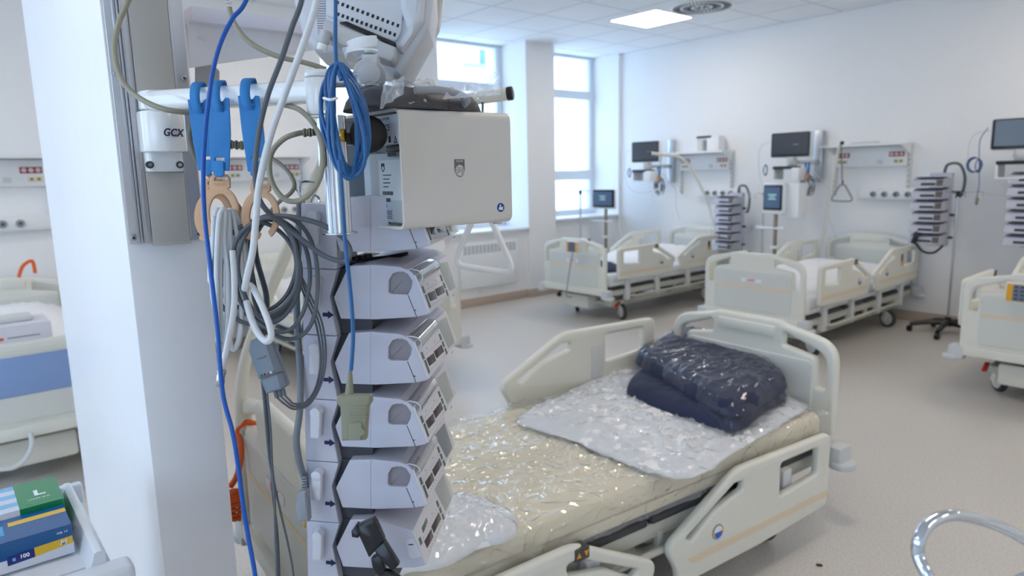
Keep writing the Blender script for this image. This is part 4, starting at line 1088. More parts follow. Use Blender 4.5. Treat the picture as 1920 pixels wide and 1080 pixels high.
# C section: outer then inner back
inner = rpoly([(T_, T_, R_-T_), (DP, T_, 0), (DP, bh-T_, 0), (T_, bh-T_, R_-T_)], 10)
def section():
    o_ = [p for p in outer]; i_ = [p for p in inner]
    # order: start at outer (DP,0) -> front bottom -> front top -> (DP,bh) -> inner back
    k = o_.index((DP, 0)); o2 = o_[:k+1][::-1]+o_[k+1:][::-1]
    k = i_.index((DP, T_)); i2 = i_[:k+1][::-1]+i_[k+1:][::-1]
    return o2+i2[::-1]
grey_box = mat('box_grey', (214,209,201), 0.45, bump=0.02, bscale=900)
# (x, z) section extruded along -y
MB().prism(section(), 0.0, bw, Matrix(((1, 0, 0, 0), (0, 0, -1, 0), (0, 1, 0, 0), (0, 0, 0, 1))), bev=0.0).build('shell', grey_box, box, smooth=40)
MB().box2((DP-0.004, -bw, 0.0), (DP, -0.004, bh)).build('back_plate', mat('backing_blue_grey', (166,178,186), 0.5), box, smooth=0)
def onbox(px, py, off=0.0006):
    p = on_x(px, py, BX)-BO; return Vector((-off, p.y, p.z))
FRb = lambda o_: frame(o_, (0, -1, 0), (0, 0, 1))
emb_m = mat('emblem_grey', (104,104,106), 0.5)
c = onbox(861.5, 315.5); u = 0.00097   # about one pixel
shield = rpoly([(-10.5*u, 15*u, 0.0006), (10.5*u, 15*u, 0.0006), (10.5*u, -4*u, 0.003), (6.5*u, -12*u, 0.004), (0, -15*u, 0.004), (-6.5*u, -12*u, 0.004), (-10.5*u, -4*u, 0.003)], 5)
e = MB().mesh(plate_mesh(shield, [], 0.0004, 0.0001), FRb(c)).build('shield_emblem', emb_m, box, smooth=0)
disc = [(9.0*u*math.cos(a), -3.6*u+9.2*u*math.sin(a)) for a in [2*PI*i/36 for i in range(36)]]
MB().mesh(plate_mesh(disc, [], 0.0004, 0.0001), FRb(c-Vector((0.0004, 0, 0)))).build('emblem_field', grey_box, e, smooth=0)
m = MB()
for k in range(3):
    yy = (-0.5-3.0*k)*u
    P = [Vector((-0.0008, -x*u, yy+1.5*u*math.sin(x*0.38+0.6))) for x in range(-8, 9)]
    m.tube([c+p for p in P], 0.5*u, 6)
for sx_, sy_ in ((-4.0, 2.0), (4.5, -9.0)):
    for a in (0, 1): m.box(c+Vector((-0.0008, -sx_*u, sy_*u)), (0.0003, (3.6*u if a else 0.7*u), (0.7*u if a else 3.6*u)))
m.build('emblem_waves', emb_m, e, smooth=0)
MB().mesh(text_mesh('PHILIPS', 4.4*u, depth=0.0001, bold=0.00003), FRb(c+Vector((-0.0006, 0, 11.7*u)))).build('emblem_text', grey_box, e, smooth=0)
# blue round sticker: seated reader
c = onbox(938.5, 389)
u = 0.00086
s = MB().cyl(c+Vector((0.0004, 0, 0)), c-Vector((0.0003, 0, 0)), 9*u, seg=40).build('blue_sticker', mat('sticker_blue', (18,62,132), 0.4), box, smooth=0)
m = MB(); F_ = lambda x, y: c+Vector((-0.0006, -x*u, y*u))
m.cyl(F_(-1.5, 4.2), F_(-1.5, 4.2)-Vector((0.0002, 0, 0)), 1.9*u, seg=16)
m.mesh(plate_mesh(rpoly([(-5.5*u, -4.5*u, 0.0006), (-4.5*u, 1.5*u, 0.001), (-1*u, 2.2*u, 0.0006), (0.8*u, -1.2*u, 0.0003), (5.2*u, -3*u, 0.0003), (5.6*u, -5*u, 0.0003)], 3), [], 0.0003, 0.00005), FRb(F_(0, 0)))
m.mesh(plate_mesh([(0.8*u, 1.6*u), (3.0*u, 0.6*u), (5.4*u, 1.8*u), (5.0*u, -1.8*u), (3.0*u, -2.4*u), (1.4*u, -1.4*u)], [], 0.0003, 0.00005), FRb(F_(0, 0)))
m.build('reader_pictogram', white_m, s, smooth=0)
for px in (830, 936): 
    c = on_x(px, 424, BX+0.02)-BO; MB().box((0.025, c.y, -0.002), (0.012, 0.012, 0.005), 0.001).build('rubber_foot', lgrey_m, box)
# devices inside, seen through the open side
dev_m = mat('device_blue_grey', (176,182,186), 0.4)
FL = lambda o_: frame(o_, (-1, 0, 0), (0, 0, 1))   # faces +y, text runs toward the lens
lo_h = (on_x(752, 283, BX).z-z0)
dv = MB().box2((0.012, -0.012-0.16, 0.008), (0.125, -0.012, lo_h), 0.004).build('power_module', dev_m, box)
MB().box2((0.122, -0.155, 0.010), (0.156, -0.016, lo_h-0.002), 0.006).build('module_front', mat('pale_blue_grey', (196,212,222), 0.35), dv)
LX = 0.026
lb = MB().box2((0.014, -0.0122, 0.045), (0.092, -0.0117, lo_h-0.012), 0.0).build('rating_label', mat('label_grey', (196,200,204), 0.5), dv, smooth=0)
ink = mat('label_ink', (40,40,46), 0.6)
m = MB()
def inkbar(x, z, w_, h, y=-0.0114): m.box((x+LX, y, z), (w_, 0.0003, h))
zl = lo_h-0.018
sh = [(-4.2*u, 5.8*u), (4.2*u, 5.8*u), (4.2*u, -2*u), (0, -6*u), (-4.2*u, -2*u)]
m.mesh(plate_mesh(sh, [[(3.0*u*math.cos(a), -0.8*u+3.0*u*math.sin(a)) for a in [-2*PI*i/16 for i in range(16)]]], 0.0003, 0.00005), Matrix.Translation((0.052+LX, -0.0114, zl-0.006)) @ FL(Vector((0, 0, 0))) @ Matrix.Scale(1.4, 4))
for k, (w_, o_) in enumerate(((0.026, 0), (0.020, 0), (0.022, 0), (0.016, 0))): inkbar(0.055-w_/2-0.002, zl-0.018-k*0.0062, w_, 0.0016)
for k in range(12): inkbar(0.055-k*0.0028, zl-0.047, 0.0013 if k % 3 else 0.0020, 0.006)
for k in range(8): inkbar(0.055-k*0.0030, zl-0.058, 0.0014 if k % 2 else 0.0021, 0.006)
inkbar(0.050, zl-0.068, 0.010, 0.004)
for k in range(5): inkbar(0.057-0.014, zl-0.076-k*0.003, 0.028-0.003*(k % 2), 0.0010)
m.build('label_print', ink, lb, smooth=0)
up = MB().box2((0.006, -0.15, on_x(752, 268, BX).z-z0), (0.125, -0.005, bh-0.007), 0.004).build('upper_module', mat('label_white', (226,230,238), 0.4), box)
m = MB(); zz = bh-0.014
m.mesh(plate_mesh(sh, [[(3.0*u*math.cos(a), -0.8*u+3.0*u*math.sin(a)) for a in [-2*PI*i/16 for i in range(16)]]], 0.0003, 0.00005), Matrix.Translation((0.105, -0.0045, zz-0.008)) @ FL(Vector((0, 0, 0))) @ Matrix.Scale(1.3, 4))
m.mesh(text_mesh('MEDICAL SYSTEMS', 0.0056, depth=0.0001), FL(Vector((0.062, -0.0045, zz)))); 
for k in range(3): m.box((0.080, -0.0045, zz-0.006-k*0.005), (0.026-0.004*k, 0.0003, 0.0016))
m.mesh(text_mesh('CE', 0.014, depth=0.0001), FL(Vector((0.046, -0.0045, zz-0.014))))
m.mesh(plate_mesh([(-0.004, -0.004), (0.004, -0.004), (0, 0.005)], [[(0.0022, -0.0028), (-0.0022, -0.0028), (0, 0.0022)]], 0.0003, 0.00005), Matrix.Translation((0.022, -0.0045, zz-0.033)) @ FL(Vector((0, 0, 0))) @ Matrix.Scale(1.3, 4))
m.box((0.040, -0.0045, zz-0.032), (0.006, 0.0003, 0.010)); m.box((0.036, -0.0045, zz-0.055), (0.026, 0.0003, 0.007)); m.box((0.036, -0.0045, zz-0.045), (0.024, 0.0003, 0.0018))
for k in range(4): m.box((0.075, -0.0045, zz-0.030-k*0.007), (0.020, 0.0003, 0.0014))
m.build('label_print', ink, up, smooth=0)
MB().box2((0.008, -0.15, lo_h+0.002), (0.08, -0.02, on_x(752, 268, BX).z-z0-0.001), 0.001).build('dark_spacer', black_m, box)

# ---- dark cuff in a clear bag on top of the box
zt = z1+0.0005
def onT(px, py): return on_z(px, py, zt)
cu = [Vector((BX+0.01, y0+0.040, 0)), Vector((BX+0.05, y0+0.055, 0)), Vector((BX+0.12, y0+0.03, 0)), Vector((BX+0.14, y0-0.06, 0)), Vector((BX+0.12, y0-0.15, 0)), Vector((BX+0.06, y0-0.178, 0)), Vector((BX+0.02, y0-0.172, 0)), Vector((BX+0.005, y0-0.08, 0))]
film_cuff = film_mat('cuff_film', haze=0.03, crease=0.4, scale=16.0, gloss=0.35, base=0.0, ridge=0.8)
r = thing('bagged_cuff', 'dark folded cuff with a grey hose in a clear bag on the grey box', 'cuff')
mb = MB(); mb._take(crumple(cu, zt, 0.036, 0.004, 2.2, prof=4, freq=10, rings=22)); mb.build('cuff', mat('cuff_black', (18,22,38), 0.45), r, smooth=60)
hz = zt+0.020
MB().tube(smoothpts([Vector((BX+0.0, y0-0.03, hz+0.006)), Vector((BX-0.004, y0-0.07, hz+0.008)), Vector((BX-0.005, y0-0.11, hz+0.004)), Vector((BX+0.0, y0-0.128, hz-0.004)), Vector((BX+0.012, y0-0.132, hz-0.01))], 8), [0.006]*33, 12).build('hose', grey_m, r)
cc = sum(cu, Vector())/len(cu)
mb = MB(); mb._take(crumple([cc+(p-cc)*1.05 for p in cu], zt+0.001, 0.042, 0.012, 5.5, prof=3, freq=14, rings=34)); mb.build('clear_bag', film_cuff, r, smooth=60)
def bagtail(u_, v_):
    a = at(830+u_*108, 186-u_*8, 1.05-0.02*u_); b_ = at(838+u_*98, 172-u_*44+18*math.sin(u_*9)*(1-u_), 1.07-0.03*u_)
    p = a.lerp(b_, v_); n_ = noise.noise(Vector((u_*5, v_*3, 1)))*0.006+noise.noise(Vector((u_*14, v_*6, 4)))*0.003
    return p-FW*n_
mb = MB(); mb.grid(50, 24, bagtail); mb.build('bag_tail', film_white, r, smooth=60)
def bagtail2(u_, v_):
    a = at(712+u_*45, 205-u_*30, 1.0); b_ = at(718+u_*40, 160-u_*18, 1.02)
    p = a.lerp(b_, v_); n_ = noise.noise(Vector((u_*5, v_*3, 9)))*0.008
    return p-FW*n_
mb = MB(); mb.grid(30, 20, bagtail2); mb.build('bag_fold', film_white, r, smooth=60)

# ---- monitor seen from behind and below
class CF:
    """frame parallel to the picture at depth d: builds in metres around a pixel"""
    def __init__(s, cx, cy, d):
        s.cx, s.cy, s.d = cx, cy, d; s.o = at(cx, cy, d); s.k = d/FPX
        s.M = Matrix((RT, UP, -FW)).transposed().to_4x4(); s.M.translation = s.o
    def p(s, px, py, w_=0.0):
        k2 = (s.d-w_)/FPX
        return Vector(((px-960)*k2-(s.cx-960)*s.k, -(py-540)*k2+(s.cy-540)*s.k, w_))
    def q(s, pts, w_=0.0): return [tuple(s.p(a[0], a[1], w_).xy)+((a[2]*s.k,) if len(a) > 2 else ()) for a in pts]
c = CF(700, 40, 1.12)
mon = thing('bedside_monitor', 'large white monitor seen from below and behind at the top of the photo', 'monitor', M=c.M)
hous = mat('monitor_white', (206,210,216), 0.38)
rear = c.q([(556, -120, 10), (548, 0, 30), (566, 68, 14), (588, 92, 14), (640, 100, 10), (716, 126, 10), (735, 143, 8), (752, 143, 8), (803, 52, 20), (811, 0, 20), (806, -120, 10)], -0.035)
m = MB(); m.mesh(plate_mesh(rpoly([(a[0], a[1], a[2] if len(a) > 2 else 0) for a in rear], 6), [], 0.10, 0.014, 4), Matrix.Translation((0, 0, -0.085)))
m.build('rear_housing', hous, mon, smooth=50)
fr_ = c.q([(560, -125, 10), (556, 0, 30), (574, 66, 14), (596, 92, 14), (650, 102, 10), (724, 130, 10), (737, 146, 8), (757, 147, 8), (773, 131, 8), (822, 50, 24), (830, 0, 20), (824, -125, 10)], -0.138)
m = MB(); m.mesh(plate_mesh(rpoly(fr_, 6), [], 0.035, 0.010, 4), Matrix.Translation((0, 0, -0.155)))
m.build('front_frame', mat('frame_warm_white', (214,214,214), 0.35), mon, smooth=50)
# recessed vent face with two rows of slots, bulge at right
face = c.q([(612, -60, 4), (612, 28, 3), (742, 78, 8), (752, 60, 8), (762, -60, 4)], -0.030)
m = MB(); m.mesh(plate_mesh(rpoly(face, 4), [], 0.008, 0.002), Matrix.Translation((0, 0, -0.034)))
vf = m.build('vent_face', hous, mon)
m = MB(); R2 = Matrix.Rotation(-0.30, 3, 'Z')
for row, (ax, ay, bx, by, n) in enumerate(((633, 5, 746, 48, 13), (634, 27, 740, 65, 13)  )):
    for k in range(n):
        t_ = k/(n-1); p = c.p(ax+(bx-ax)*t_, ay+(by-ay)*t_, -0.0298)
        m.box(p, (0.0038, 0.0056, 0.0012), rot=R2)
m.build('vent_slots', black_m, vf, smooth=0)
m = MB()
for row in range(22):
    yy = -30+row*4.6
    x0_ = 590+max(0, yy)*0.10; x1_ = min(611, 612)
    p = c.p((x0_+x1_)/2, yy, -0.0345); m.box(p, ((x1_-x0_)*c.k, 0.0016, 0.001))
m.build('louvre_lines', dlilac_m, mon, smooth=0)
m = MB(); blg = c.q([(752, -60, 6), (749, 10, 16), (762, 55, 14), (742, 84, 10), (752, 100, 10), (792, 40, 20), (800, -60, 10)], -0.021)
m.mesh(plate_mesh(rpoly(blg, 6), [], 0.03, 0.012, 4), Matrix.Translation((0, 0, -0.036))); m.build('side_bulge', hous, mon, smooth=50)
bm_ = mat('bracket_white', (188,190,192), 0.4)
m = MB(); slab = c.q([(607, 38, 3), (612, 36, 2), (742, 87, 5), (738, 108, 4), (733, 115, 4), (640, 84, 3), (603, 68, 5)], 0.0)
m.mesh(plate_mesh(rpoly(slab, 4), [], 0.05, 0.003), Matrix.Translation((0, 0, -0.025))); br_ = m.build('mount_slab', bm_, mon)
m = MB(); m.mesh(plate_mesh(c.q([(636, 42), (650, 40), (742, 80), (742, 87)], 0.0), [], 0.01, 0.0004), Matrix.Translation((0, 0, -0.004))); m.build('slab_gap', black_m, mon, smooth=0)
m = MB(); m.cyl(c.p(611, 58, 0.012), c.p(605, 82, 0.010), 0.0095, seg=20, bev=0.001); m.build('release_barrel', bm_, mon)
m = MB(); m.cyl(c.p(605, 82, 0.010), c.p(602, 95, 0.009), 0.0085, seg=20, bev=0.001); m.build('barrel_knob', white_g, mon)
m = MB(); m.cyl(c.p(686, 84, -0.03), c.p(690, 104, -0.03), 0.040, 0.037, seg=40, bev=0.002); m.cyl(c.p(690, 104, -0.03), c.p(690, 109, -0.03), 0.038, seg=40, bev=0.001); m.build('swivel_cone', white_m, mon)
m = MB(); m.cyl(c.p(700, 105, -0.035), c.p(701, 116, -0.035), 0.028, seg=30, bev=0.001); m.build('swivel_ring', bm_, mon)
# tilt joint
m = MB(); m.mesh(plate_mesh(rpoly(c.q([(678, 101, 3), (708, 101, 3), (708, 165, 6), (678, 165, 6)], 0.03), 4), [], 0.022, 0.002), Matrix.Translation((0, 0, 0.019)))
tj = m.build('tilt_bracket', bm_, mon)
m = MB(); m.cyl(c.p(693, 141, 0.000), c.p(693, 141, 0.024), 0.0262, seg=40, bev=0.002); m.build('tilt_ring', bm_, mon)
m = MB(); m.cyl(c.p(692, 139, 0.02), c.p(692, 139, 0.044), 0.0175, seg=36, bev=0.002); m.build('tilt_knob', bm_, mon)
m = MB(); m.cyl(c.p(694, 101, 0.02), c.p(694, 96, 0.02), 0.009, seg=20, bev=0.001); m.build('top_screw', bm_, mon)
m = MB(); m.cyl(c.p(690, 165, 0.02), c.p(691, 172, 0.02), 0.022, 0.018, seg=24, bev=0.002); bar(m, c.p(690, 150, 0.02), c.p(612, 150, 0.03), 0.02, 0.022, 0.006, up=(0, 1, 0)); m.build('link_arm', chrome_m, mon)

# ---- shelf bracket behind the rail, at the top
r = thing('shelf_bracket', 'white angled shelf support with a rim, right of the silver rail at the top', 'shelf')
GX = 1.47
g = [on_x(px, py, GX) for px, py in ((352, 38), (358, 12), (365, 10), (620, 78), (612, 86), (560, 97), (368, 124), (356, 130))]
def YZp(p): return (-p.y, p.z)
MX = Matrix(((0, 0, -1, GX), (-1, 0, 0, 0), (0, 1, 0, 0), (0, 0, 0, 1)))
pl = [YZp(on_x(a, b_, GX)) for a, b_ in ((352, 36), (620, 74), (620, 92), (590, 94), (366, 126), (352, 128))]
hc = on_x(375, 75, GX); hole = [(-hc.y+0.006*math.cos(-a), hc.z+0.006*math.sin(-a)) for a in [2*PI*i/20 for i in range(20)]]
sb_m = mat('bracket_lilac', (236,236,240), 0.4)
MB().mesh(plate_mesh(pl, [hole], 0.008, 0.001), MX).build('side_plate', sb_m, r)
zr0 = on_x(357, 40, GX-0.02).z; 
ya, yb_ = on_x(357, 30, GX-0.02).y, on_x(640, 60, GX-0.02).y
MB().box2((GX-0.026, yb_, zr0), (GX+0.25, ya, zr0+0.028), 0.002).build('shelf_rim', mat('rim_lilac', (232,232,244), 0.4), r)
pl = [YZp(on_x(a, b_, GX+0.06)) for a, b_ in ((366, 118), (400, 122), (411, 134), (411, 165), (366, 170))]
MB().mesh(plate_mesh(rpoly([(p[0], p[1], 0.004) for p in pl], 4), [], 0.006, 0.001), Matrix.Translation((0.06, 0, 0)) @ MX).build('lower_tab', bm_, r)

# ================================================================ THE PUMP TOWER
eb = ray(1088, 333); eb.z = 0; eb.normalize()
er = eb.cross(ZUP).normalized()
LEAN = math.radians(3.2)
eu = (ZUP*math.cos(LEAN)+er*math.sin(LEAN)).normalized(); err = (er*math.cos(LEAN)-ZUP*math.sin(LEAN)).normalized()
TO = at(600, 760, 1.20)
TM = Matrix((err, eu, -eb)).transposed().to_4x4(); TM.translation = TO
TI = TM.inverted()
def tw(px, py, w_=0.0):
    o_ = TI @ Vector((0, 0, EYE)); d_ = (TI @ (Vector((0, 0, EYE))+ray(px, py)))-o_
    return o_+d_*((w_-o_.z)/d_.z)
ar = [tw(617, y_).y for y_ in (593, 713, 830, 945, 1057)]
PITCH = (ar[0]-ar[4])/4
REFV = tw(619, 830).y                      # arrow of the reference pump
SLOTS = [2, 1, 0, -1, -2]                  # relative to reference (arrow rows), plus top one at 3
# docking columns, one segment per pump
dock = thing('pump_docking_station', 'lilac-white docking column holding the near stack of infusion pumps', 'pump dock', M=TM)
ul, ur = tw(571, 760).x, tw(634, 760).x
for k in range(-3, 4):
    v0 = REFV-0.036-0.001+k*PITCH+0.001; v1 = v0+PITCH-0.0012
    if k == 3: v1 = tw(600, 383).y
    vm = v0+PITCH*0.36
    prof = [(ul, v0), (ur-0.001, v0), (ur-0.0135, v0+PITCH*0.60), (ur+0.0, v1), (ul, v1)] if k < 3 else [(ul, v0), (ur, v0), (ur, v1), (ul, v1)]
    s = MB().prism(prof, -0.11, 0.0, bev=0.0012).build('segment', lilac_m, dock, smooth=20)
    if k < 3: MB().prism([(ur-0.03, v0), (ur+0.055, v0+0.0), (ur+0.055, v1), (ur-0.03, v1)], -0.25, -0.02).build('dock_core', mat('dock_gap_shade', (72,72,80), 0.6), s, smooth=0)  # dark grey paints the shade in the gap between dock and pumps
    if True:
        kx = tw(598, 765).x; kz = REFV+(-1*0)+0
        hv = tw(599, 768).y-REFV+REFV+k*PITCH if k != 3 else tw(595, 405).y
        h = MB(); h.cyl((kx, hv, 0.0), (kx, hv, 0.020), 0.0088, seg=24, bev=0.001)
        h.prism(rpoly([(kx-0.0085, hv, 0.001), (kx-0.0095, hv-0.046, 0.002), (kx+0.006, hv-0.046, 0.002), (kx+0.0085, hv, 0.001)], 3), 0.004, 0.018, bev=0.001)
        h.build('release_lever', mat('lever_lilac', (214,215,224), 0.4), s)
    if k < 3:
        av = REFV+k*PITCH; ax = tw(619, 830).x
        q = 0.00093
        P = [(ax-11*q, av+3.6*q), (ax-1*q, av+3.6*q), (ax-1*q, av+7.5*q), (ax+10*q, av), (ax-1*q, av-7.5*q), (ax-1*q, av-3.6*q), (ax-11*q, av-3.6*q)]
        MB().mesh(plate_mesh(P[::-1], [], 0.0004, 0.0001), Matrix.Translation((0, 0, 0.0006))).build('arrow_mark', navyp_m, s, smooth=0)
# stand that carries the dock
st = TM.inverted()
vb = REFV-0.036+(-3)*PITCH
base_w = TM @ Vector(((ul+ur)/2, vb, -0.055))
m = MB(); m.cyl(TI @ Vector((base_w.x, base_w.y, 0.06)), Vector(((ul+ur)/2, vb+0.01, -0.055)), 0.019, seg=20); m.build('stand_pole', steel_m, dock)
m = MB()
for k in range(5):
    a = 2*PI*k/5+0.5; c0_ = Vector((base_w.x, base_w.y, 0.07)); c1_ = Vector((base_w.x+0.22*math.cos(a), base_w.y+0.22*math.sin(a), 0.04))
    m.tube([TI @ c0_, TI @ c1_], [0.022, 0.016], 8)
    m.cyl(TI @ (c1_+Vector((0.012, 0, -0.015))), TI @ (c1_+Vector((-0.012, 0, -0.015))), 0.025, seg=14, bev=0.003)
m.build('stand_base', black_m, dock)

# reference geometry of one pump, taken in the frame of the tower
def rp(X, Y): return tw(640+X/6.0, 680+Y/6.0)
SIDE = [tw(*p) for p in ((628.5, 800), (641, 837.5), (706, 840), (779, 837), (801, 832.5), (774, 763), (767, 756), (749, 748.5), (698, 743.5), (655, 745.5))]
NB_, NT_ = tw(801, 832.5), tw(774, 763)
bvec = (NT_-NB_).normalized()
PF = frame(NB_, (0, 0, -1), bvec)          # panel frame: x back, y up the slope, z out
PFI = PF.inverted()
def pan(px, py):
    o_ = PFI @ (TI @ Vector((0, 0, EYE))); e_ = PFI @ (TI @ (Vector((0, 0, EYE))+ray(px, py))); d_ = e_-o_
    return o_-d_*(o_.z/d_.z)
WID = pan(857.5, 749).x
def pq(pts): return [pan(640+X/6.0, 680+Y/6.0).xy for X, Y in pts]
LB = (NT_-NB_).length
disp_m = mat('pump_display', (66,56,58), 0.25); scr_m = mat('pump_screen', (166,174,172), 0.3); scrd_m = mat('pump_screen_dim', (128,136,142), 0.3); pan_m = mat('pump_panel', (212,212,220), 0.4)
key_m = mat('pump_key', (84,98,96), 0.4); tick_m = mat('pump_tick', (168,168,176), 0.5)
flap_m = film_mat('clear_flap', haze=0.10, crease=0.0, scale=3.0, gloss=1.6, base=0.12, ridge=0.05)
def poly_piece(pts, z0_, z1_, m_, name, par, M=PF, bev=0.0003, rad=0.0008):
    P = [(p[0], p[1], rad) for p in pts]
    a = sum(P[i-1][0]*P[i][1]-P[i][0]*P[i-1][1] for i in range(len(P)))
    if a < 0: P = P[::-1]
    return MB().mesh(plate_mesh(rpoly(P, 3), [], z1_-z0_, bev, 1), M @ Matrix.Translation((0, 0, (z0_+z1_)/2))).build(name, m_, par)
def near_pump(label, kind=0):
    p = thing('infusion_pump', label, 'infusion pump', group='near stack of infusion pumps', M=TM)
    side = [(v.x, v.y) for v in SIDE]
    if kind == 1: side = [(v.x, v.y) for v in (SIDE[0], SIDE[1], SIDE[2], SIDE[3], SIDE[4], SIDE[5])]+[tuple(tw(770, 762).xy), tuple(tw(700, 742).xy), tuple(tw(655, 744).xy)]
    a = sum(side[i-1][0]*side[i][1]-side[i][0]*side[i-1][1] for i in range(len(side)))
    if a < 0: side = side[::-1]
    cup = [tw(*q).xy for q in ((727.5, 793), (728, 772), (735, 760), (750, 755.5), (762, 761), (771, 774), (769, 786), (763, 797), (733, 796))]
    ca = [(q.x, q.y, 0.004) for q in cup]
    a = sum(ca[i-1][0]*ca[i][1]-ca[i][0]*ca[i-1][1] for i in range(len(ca)))
    cpoly = rpoly(ca if a > 0 else ca[::-1], 4)
    rs = rpoly([(x, y, 0.0025) for x, y in side], 3)
    b = MB(); b.mesh(plate_mesh(rs, [cpoly[::-1]] if kind != 1 else [], 0.008, 0.0012, 2), Matrix.Translation((0, 0, -0.004)))
    b.prism(rpoly([(x*0.999, y, 0.002) for x, y in side], 3), -WID, -0.0078)
    b.build('casing', lilac_m, p, smooth=30)
    if kind != 1:
        cc = sum((q for q in cup), Vector((0, 0)))/len(cup)
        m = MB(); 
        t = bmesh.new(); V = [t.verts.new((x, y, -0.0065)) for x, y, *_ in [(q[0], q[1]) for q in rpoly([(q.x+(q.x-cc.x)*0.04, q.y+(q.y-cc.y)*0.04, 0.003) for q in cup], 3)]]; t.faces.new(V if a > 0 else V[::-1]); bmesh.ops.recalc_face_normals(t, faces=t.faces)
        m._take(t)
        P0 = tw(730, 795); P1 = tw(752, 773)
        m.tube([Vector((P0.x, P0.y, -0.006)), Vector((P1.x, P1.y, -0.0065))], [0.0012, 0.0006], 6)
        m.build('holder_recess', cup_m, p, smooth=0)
    # seams and small slot
    s = MB(); A_ = tw(696, 744); B_ = tw(694, 839.5)
    s.box(((A_.x+B_.x)/2, (A_.y+B_.y)/2, 0.0), (0.0006, (A_.y-B_.y)*0.995, 0.0006)); s.build('seam', dlilac_m, p, smooth=0)
    if kind != 1:
        s = MB(); A_ = tw(763, 798); B_ = tw(779, 837); s.tube([Vector((A_.x, A_.y, 0)), Vector((B_.x, B_.y, 0))], 0.0006, 6)
        q = tw(776, 825); s.box((q.x, q.y, 0.0003), (0.004, 0.0014, 0.0012)); s.build('front_seam', black_m, p, smooth=0)
    # front panel
    f = poly_piece([(0.0005, 0.001), (WID-0.0005, 0.001), (WID-0.0005, LB-0.0005), (0.0005, LB-0.0005)], -0.002, 0.0022, pan_m, 'front_panel', p, rad=0.003)
    poly_piece(pq([(1050, 192), (1158, 95), (1250, 380), (1182, 470)]), 0.0020, 0.0028, scr_m if kind == 0 else scrd_m if kind == 2 else scr_m, 'screen', f)
    poly_piece(pq([(935, 665), (1015, 575), (1040, 665), (968, 748)]), 0.0022, 0.0029, disp_m, 'display', f)
    poly_piece(pq([(1018, 555), (1103, 447), (1130, 525), (1048, 633)]), 0.0022, 0.0029, disp_m, 'display', f)
    for K in ([(870, 610), (888, 597), (917, 670), (895, 690)], [(1072, 330), (1088, 320), (1112, 385), (1095, 400)], [(1105, 410), (1120, 400), (1142, 460), (1127, 475)], [(1136, 485), (1150, 475), (1172, 535), (1158, 553)]):
        poly_piece(pq(K), 0.0020, 0.0030, key_m, 'key', f)
    if kind != 1: poly_piece(pq([(908, 700), (925, 683), (975, 820), (960, 843)]), 0.0020, 0.0030, key_m, 'status_bar', f)
    m = MB()
    for k in range(9):
        t_ = k/8
        for (ax, ay, bx, by) in ((925, 620, 1078, 412), (990, 780, 1145, 565)):
            q = pan(640+(ax+(bx-ax)*t_)/6, 680+(ay+(by-ay)*t_)/6); m.box((q.x, q.y, 0.0024), (0.0022, 0.0022, 0.0006))
    for X, Y in ((940, 540), (1028, 430)):
        q = pan(640+X/6, 680+Y/6); m.box((q.x, q.y, 0.0024), (0.005, 0.0028, 0.0006))
    q = pan(640+1222/6, 680+505/6); m.box((q.x, q.y, 0.0024), (0.016, 0.0022, 0.0006))
    m.build('key_marks', tick_m, f, smooth=0, M=PF)
    if kind != 1:
        # clear hinged cover over the near upper part of the front, wrapping onto the top
        T0 = pq([(838, 598), (1053, 325), (1042, 190)])
        lo, hi_ = T0[0].y, LB
        L_ = T0[1].x
        fm = MB()
        prof = [(lo, 0.003), (lo+0.004, 0.0105), (LB-0.004, 0.0125), (LB+0.004, 0.009), (LB+0.011, -0.002), (LB+0.013, -0.022)]
        def fn(u_, v_):
            i = min(int(v_*5), 4); t_ = v_*5-i
            a_ = prof[i]; b_ = prof[i+1]
            return Vector((0.002+u_*L_, a_[0]+(b_[0]-a_[0])*t_, a_[1]+(b_[1]-a_[1])*t_))
        fm.grid(24, 16, fn)
        fl_ = fm.build('clear_cover', flap_m, p, smooth=60, M=PF)
        em = MB()
        for u_ in (0.0, 1.0): em.tube([fn(u_, k/10) for k in range(11)], 0.0011, 6)
        for v_ in (0.0, 1.0): em.tube([fn(k/6, v_) for k in range(7)], 0.0009, 6)
        em.build('cover_rim', rim_glint_m, fl_, smooth=60)
        dm = MB(); dm.prism([(0.004, lo+0.006), (L_-0.003, lo+0.006), (L_-0.003, LB-0.002), (0.004, LB-0.002)], 0.0022, 0.0032)
        dm.build('tube_channel', mat('tube_channel_grey', (158,160,166), 0.4), p, M=PF)
        vm = MB()
        for k in range(5): vm.box((0.016+k*0.0060, LB+0.0045, 0.0045), (0.0010, 0.006, 0.0006), rot=Matrix.Rotation(-1.0, 3, 'X'))
        vm.build('vent_ribs', black_m, p, smooth=0, M=PF)
    else:
        poly_piece(pq([(905, 520), (960, 440), (975, 485), (925, 580)]), 0.0020, 0.0030, mat('green_lcd', (78,112,90), 0.3), 'lcd', f)
        X = lambda px, py: tw(px, py)
        d_ = [X(px, py).xy for px, py in ((762, 1014), (775, 1009), (791, 1043), (775, 1047), (767, 1042))]
        off = -2*(-PITCH)
        dm = MB(); pts = [(v.x, v.y+2*PITCH, 0.002) for v in d_]
        a = sum(pts[i-1][0]*pts[i][1]-pts[i][0]*pts[i-1][1] for i in range(5))
        dm.mesh(plate_mesh(rpoly(pts if a > 0 else pts[::-1], 3), [], 0.002, 0.0004), Matrix.Translation((0, 0, 0.0004))); q = X(771, 1020)
        dd_ = dm.build('side_door', pan_m, p); dm = MB(); dm.box((q.x, q.y+2*PITCH, 0.0018), (0.009, 0.002, 0.001), rot=Matrix.Rotation(0.2, 3, 'Z')); dm.build('door_slot', dark_m, dd_)
    # dark feet below the front
    m = MB()
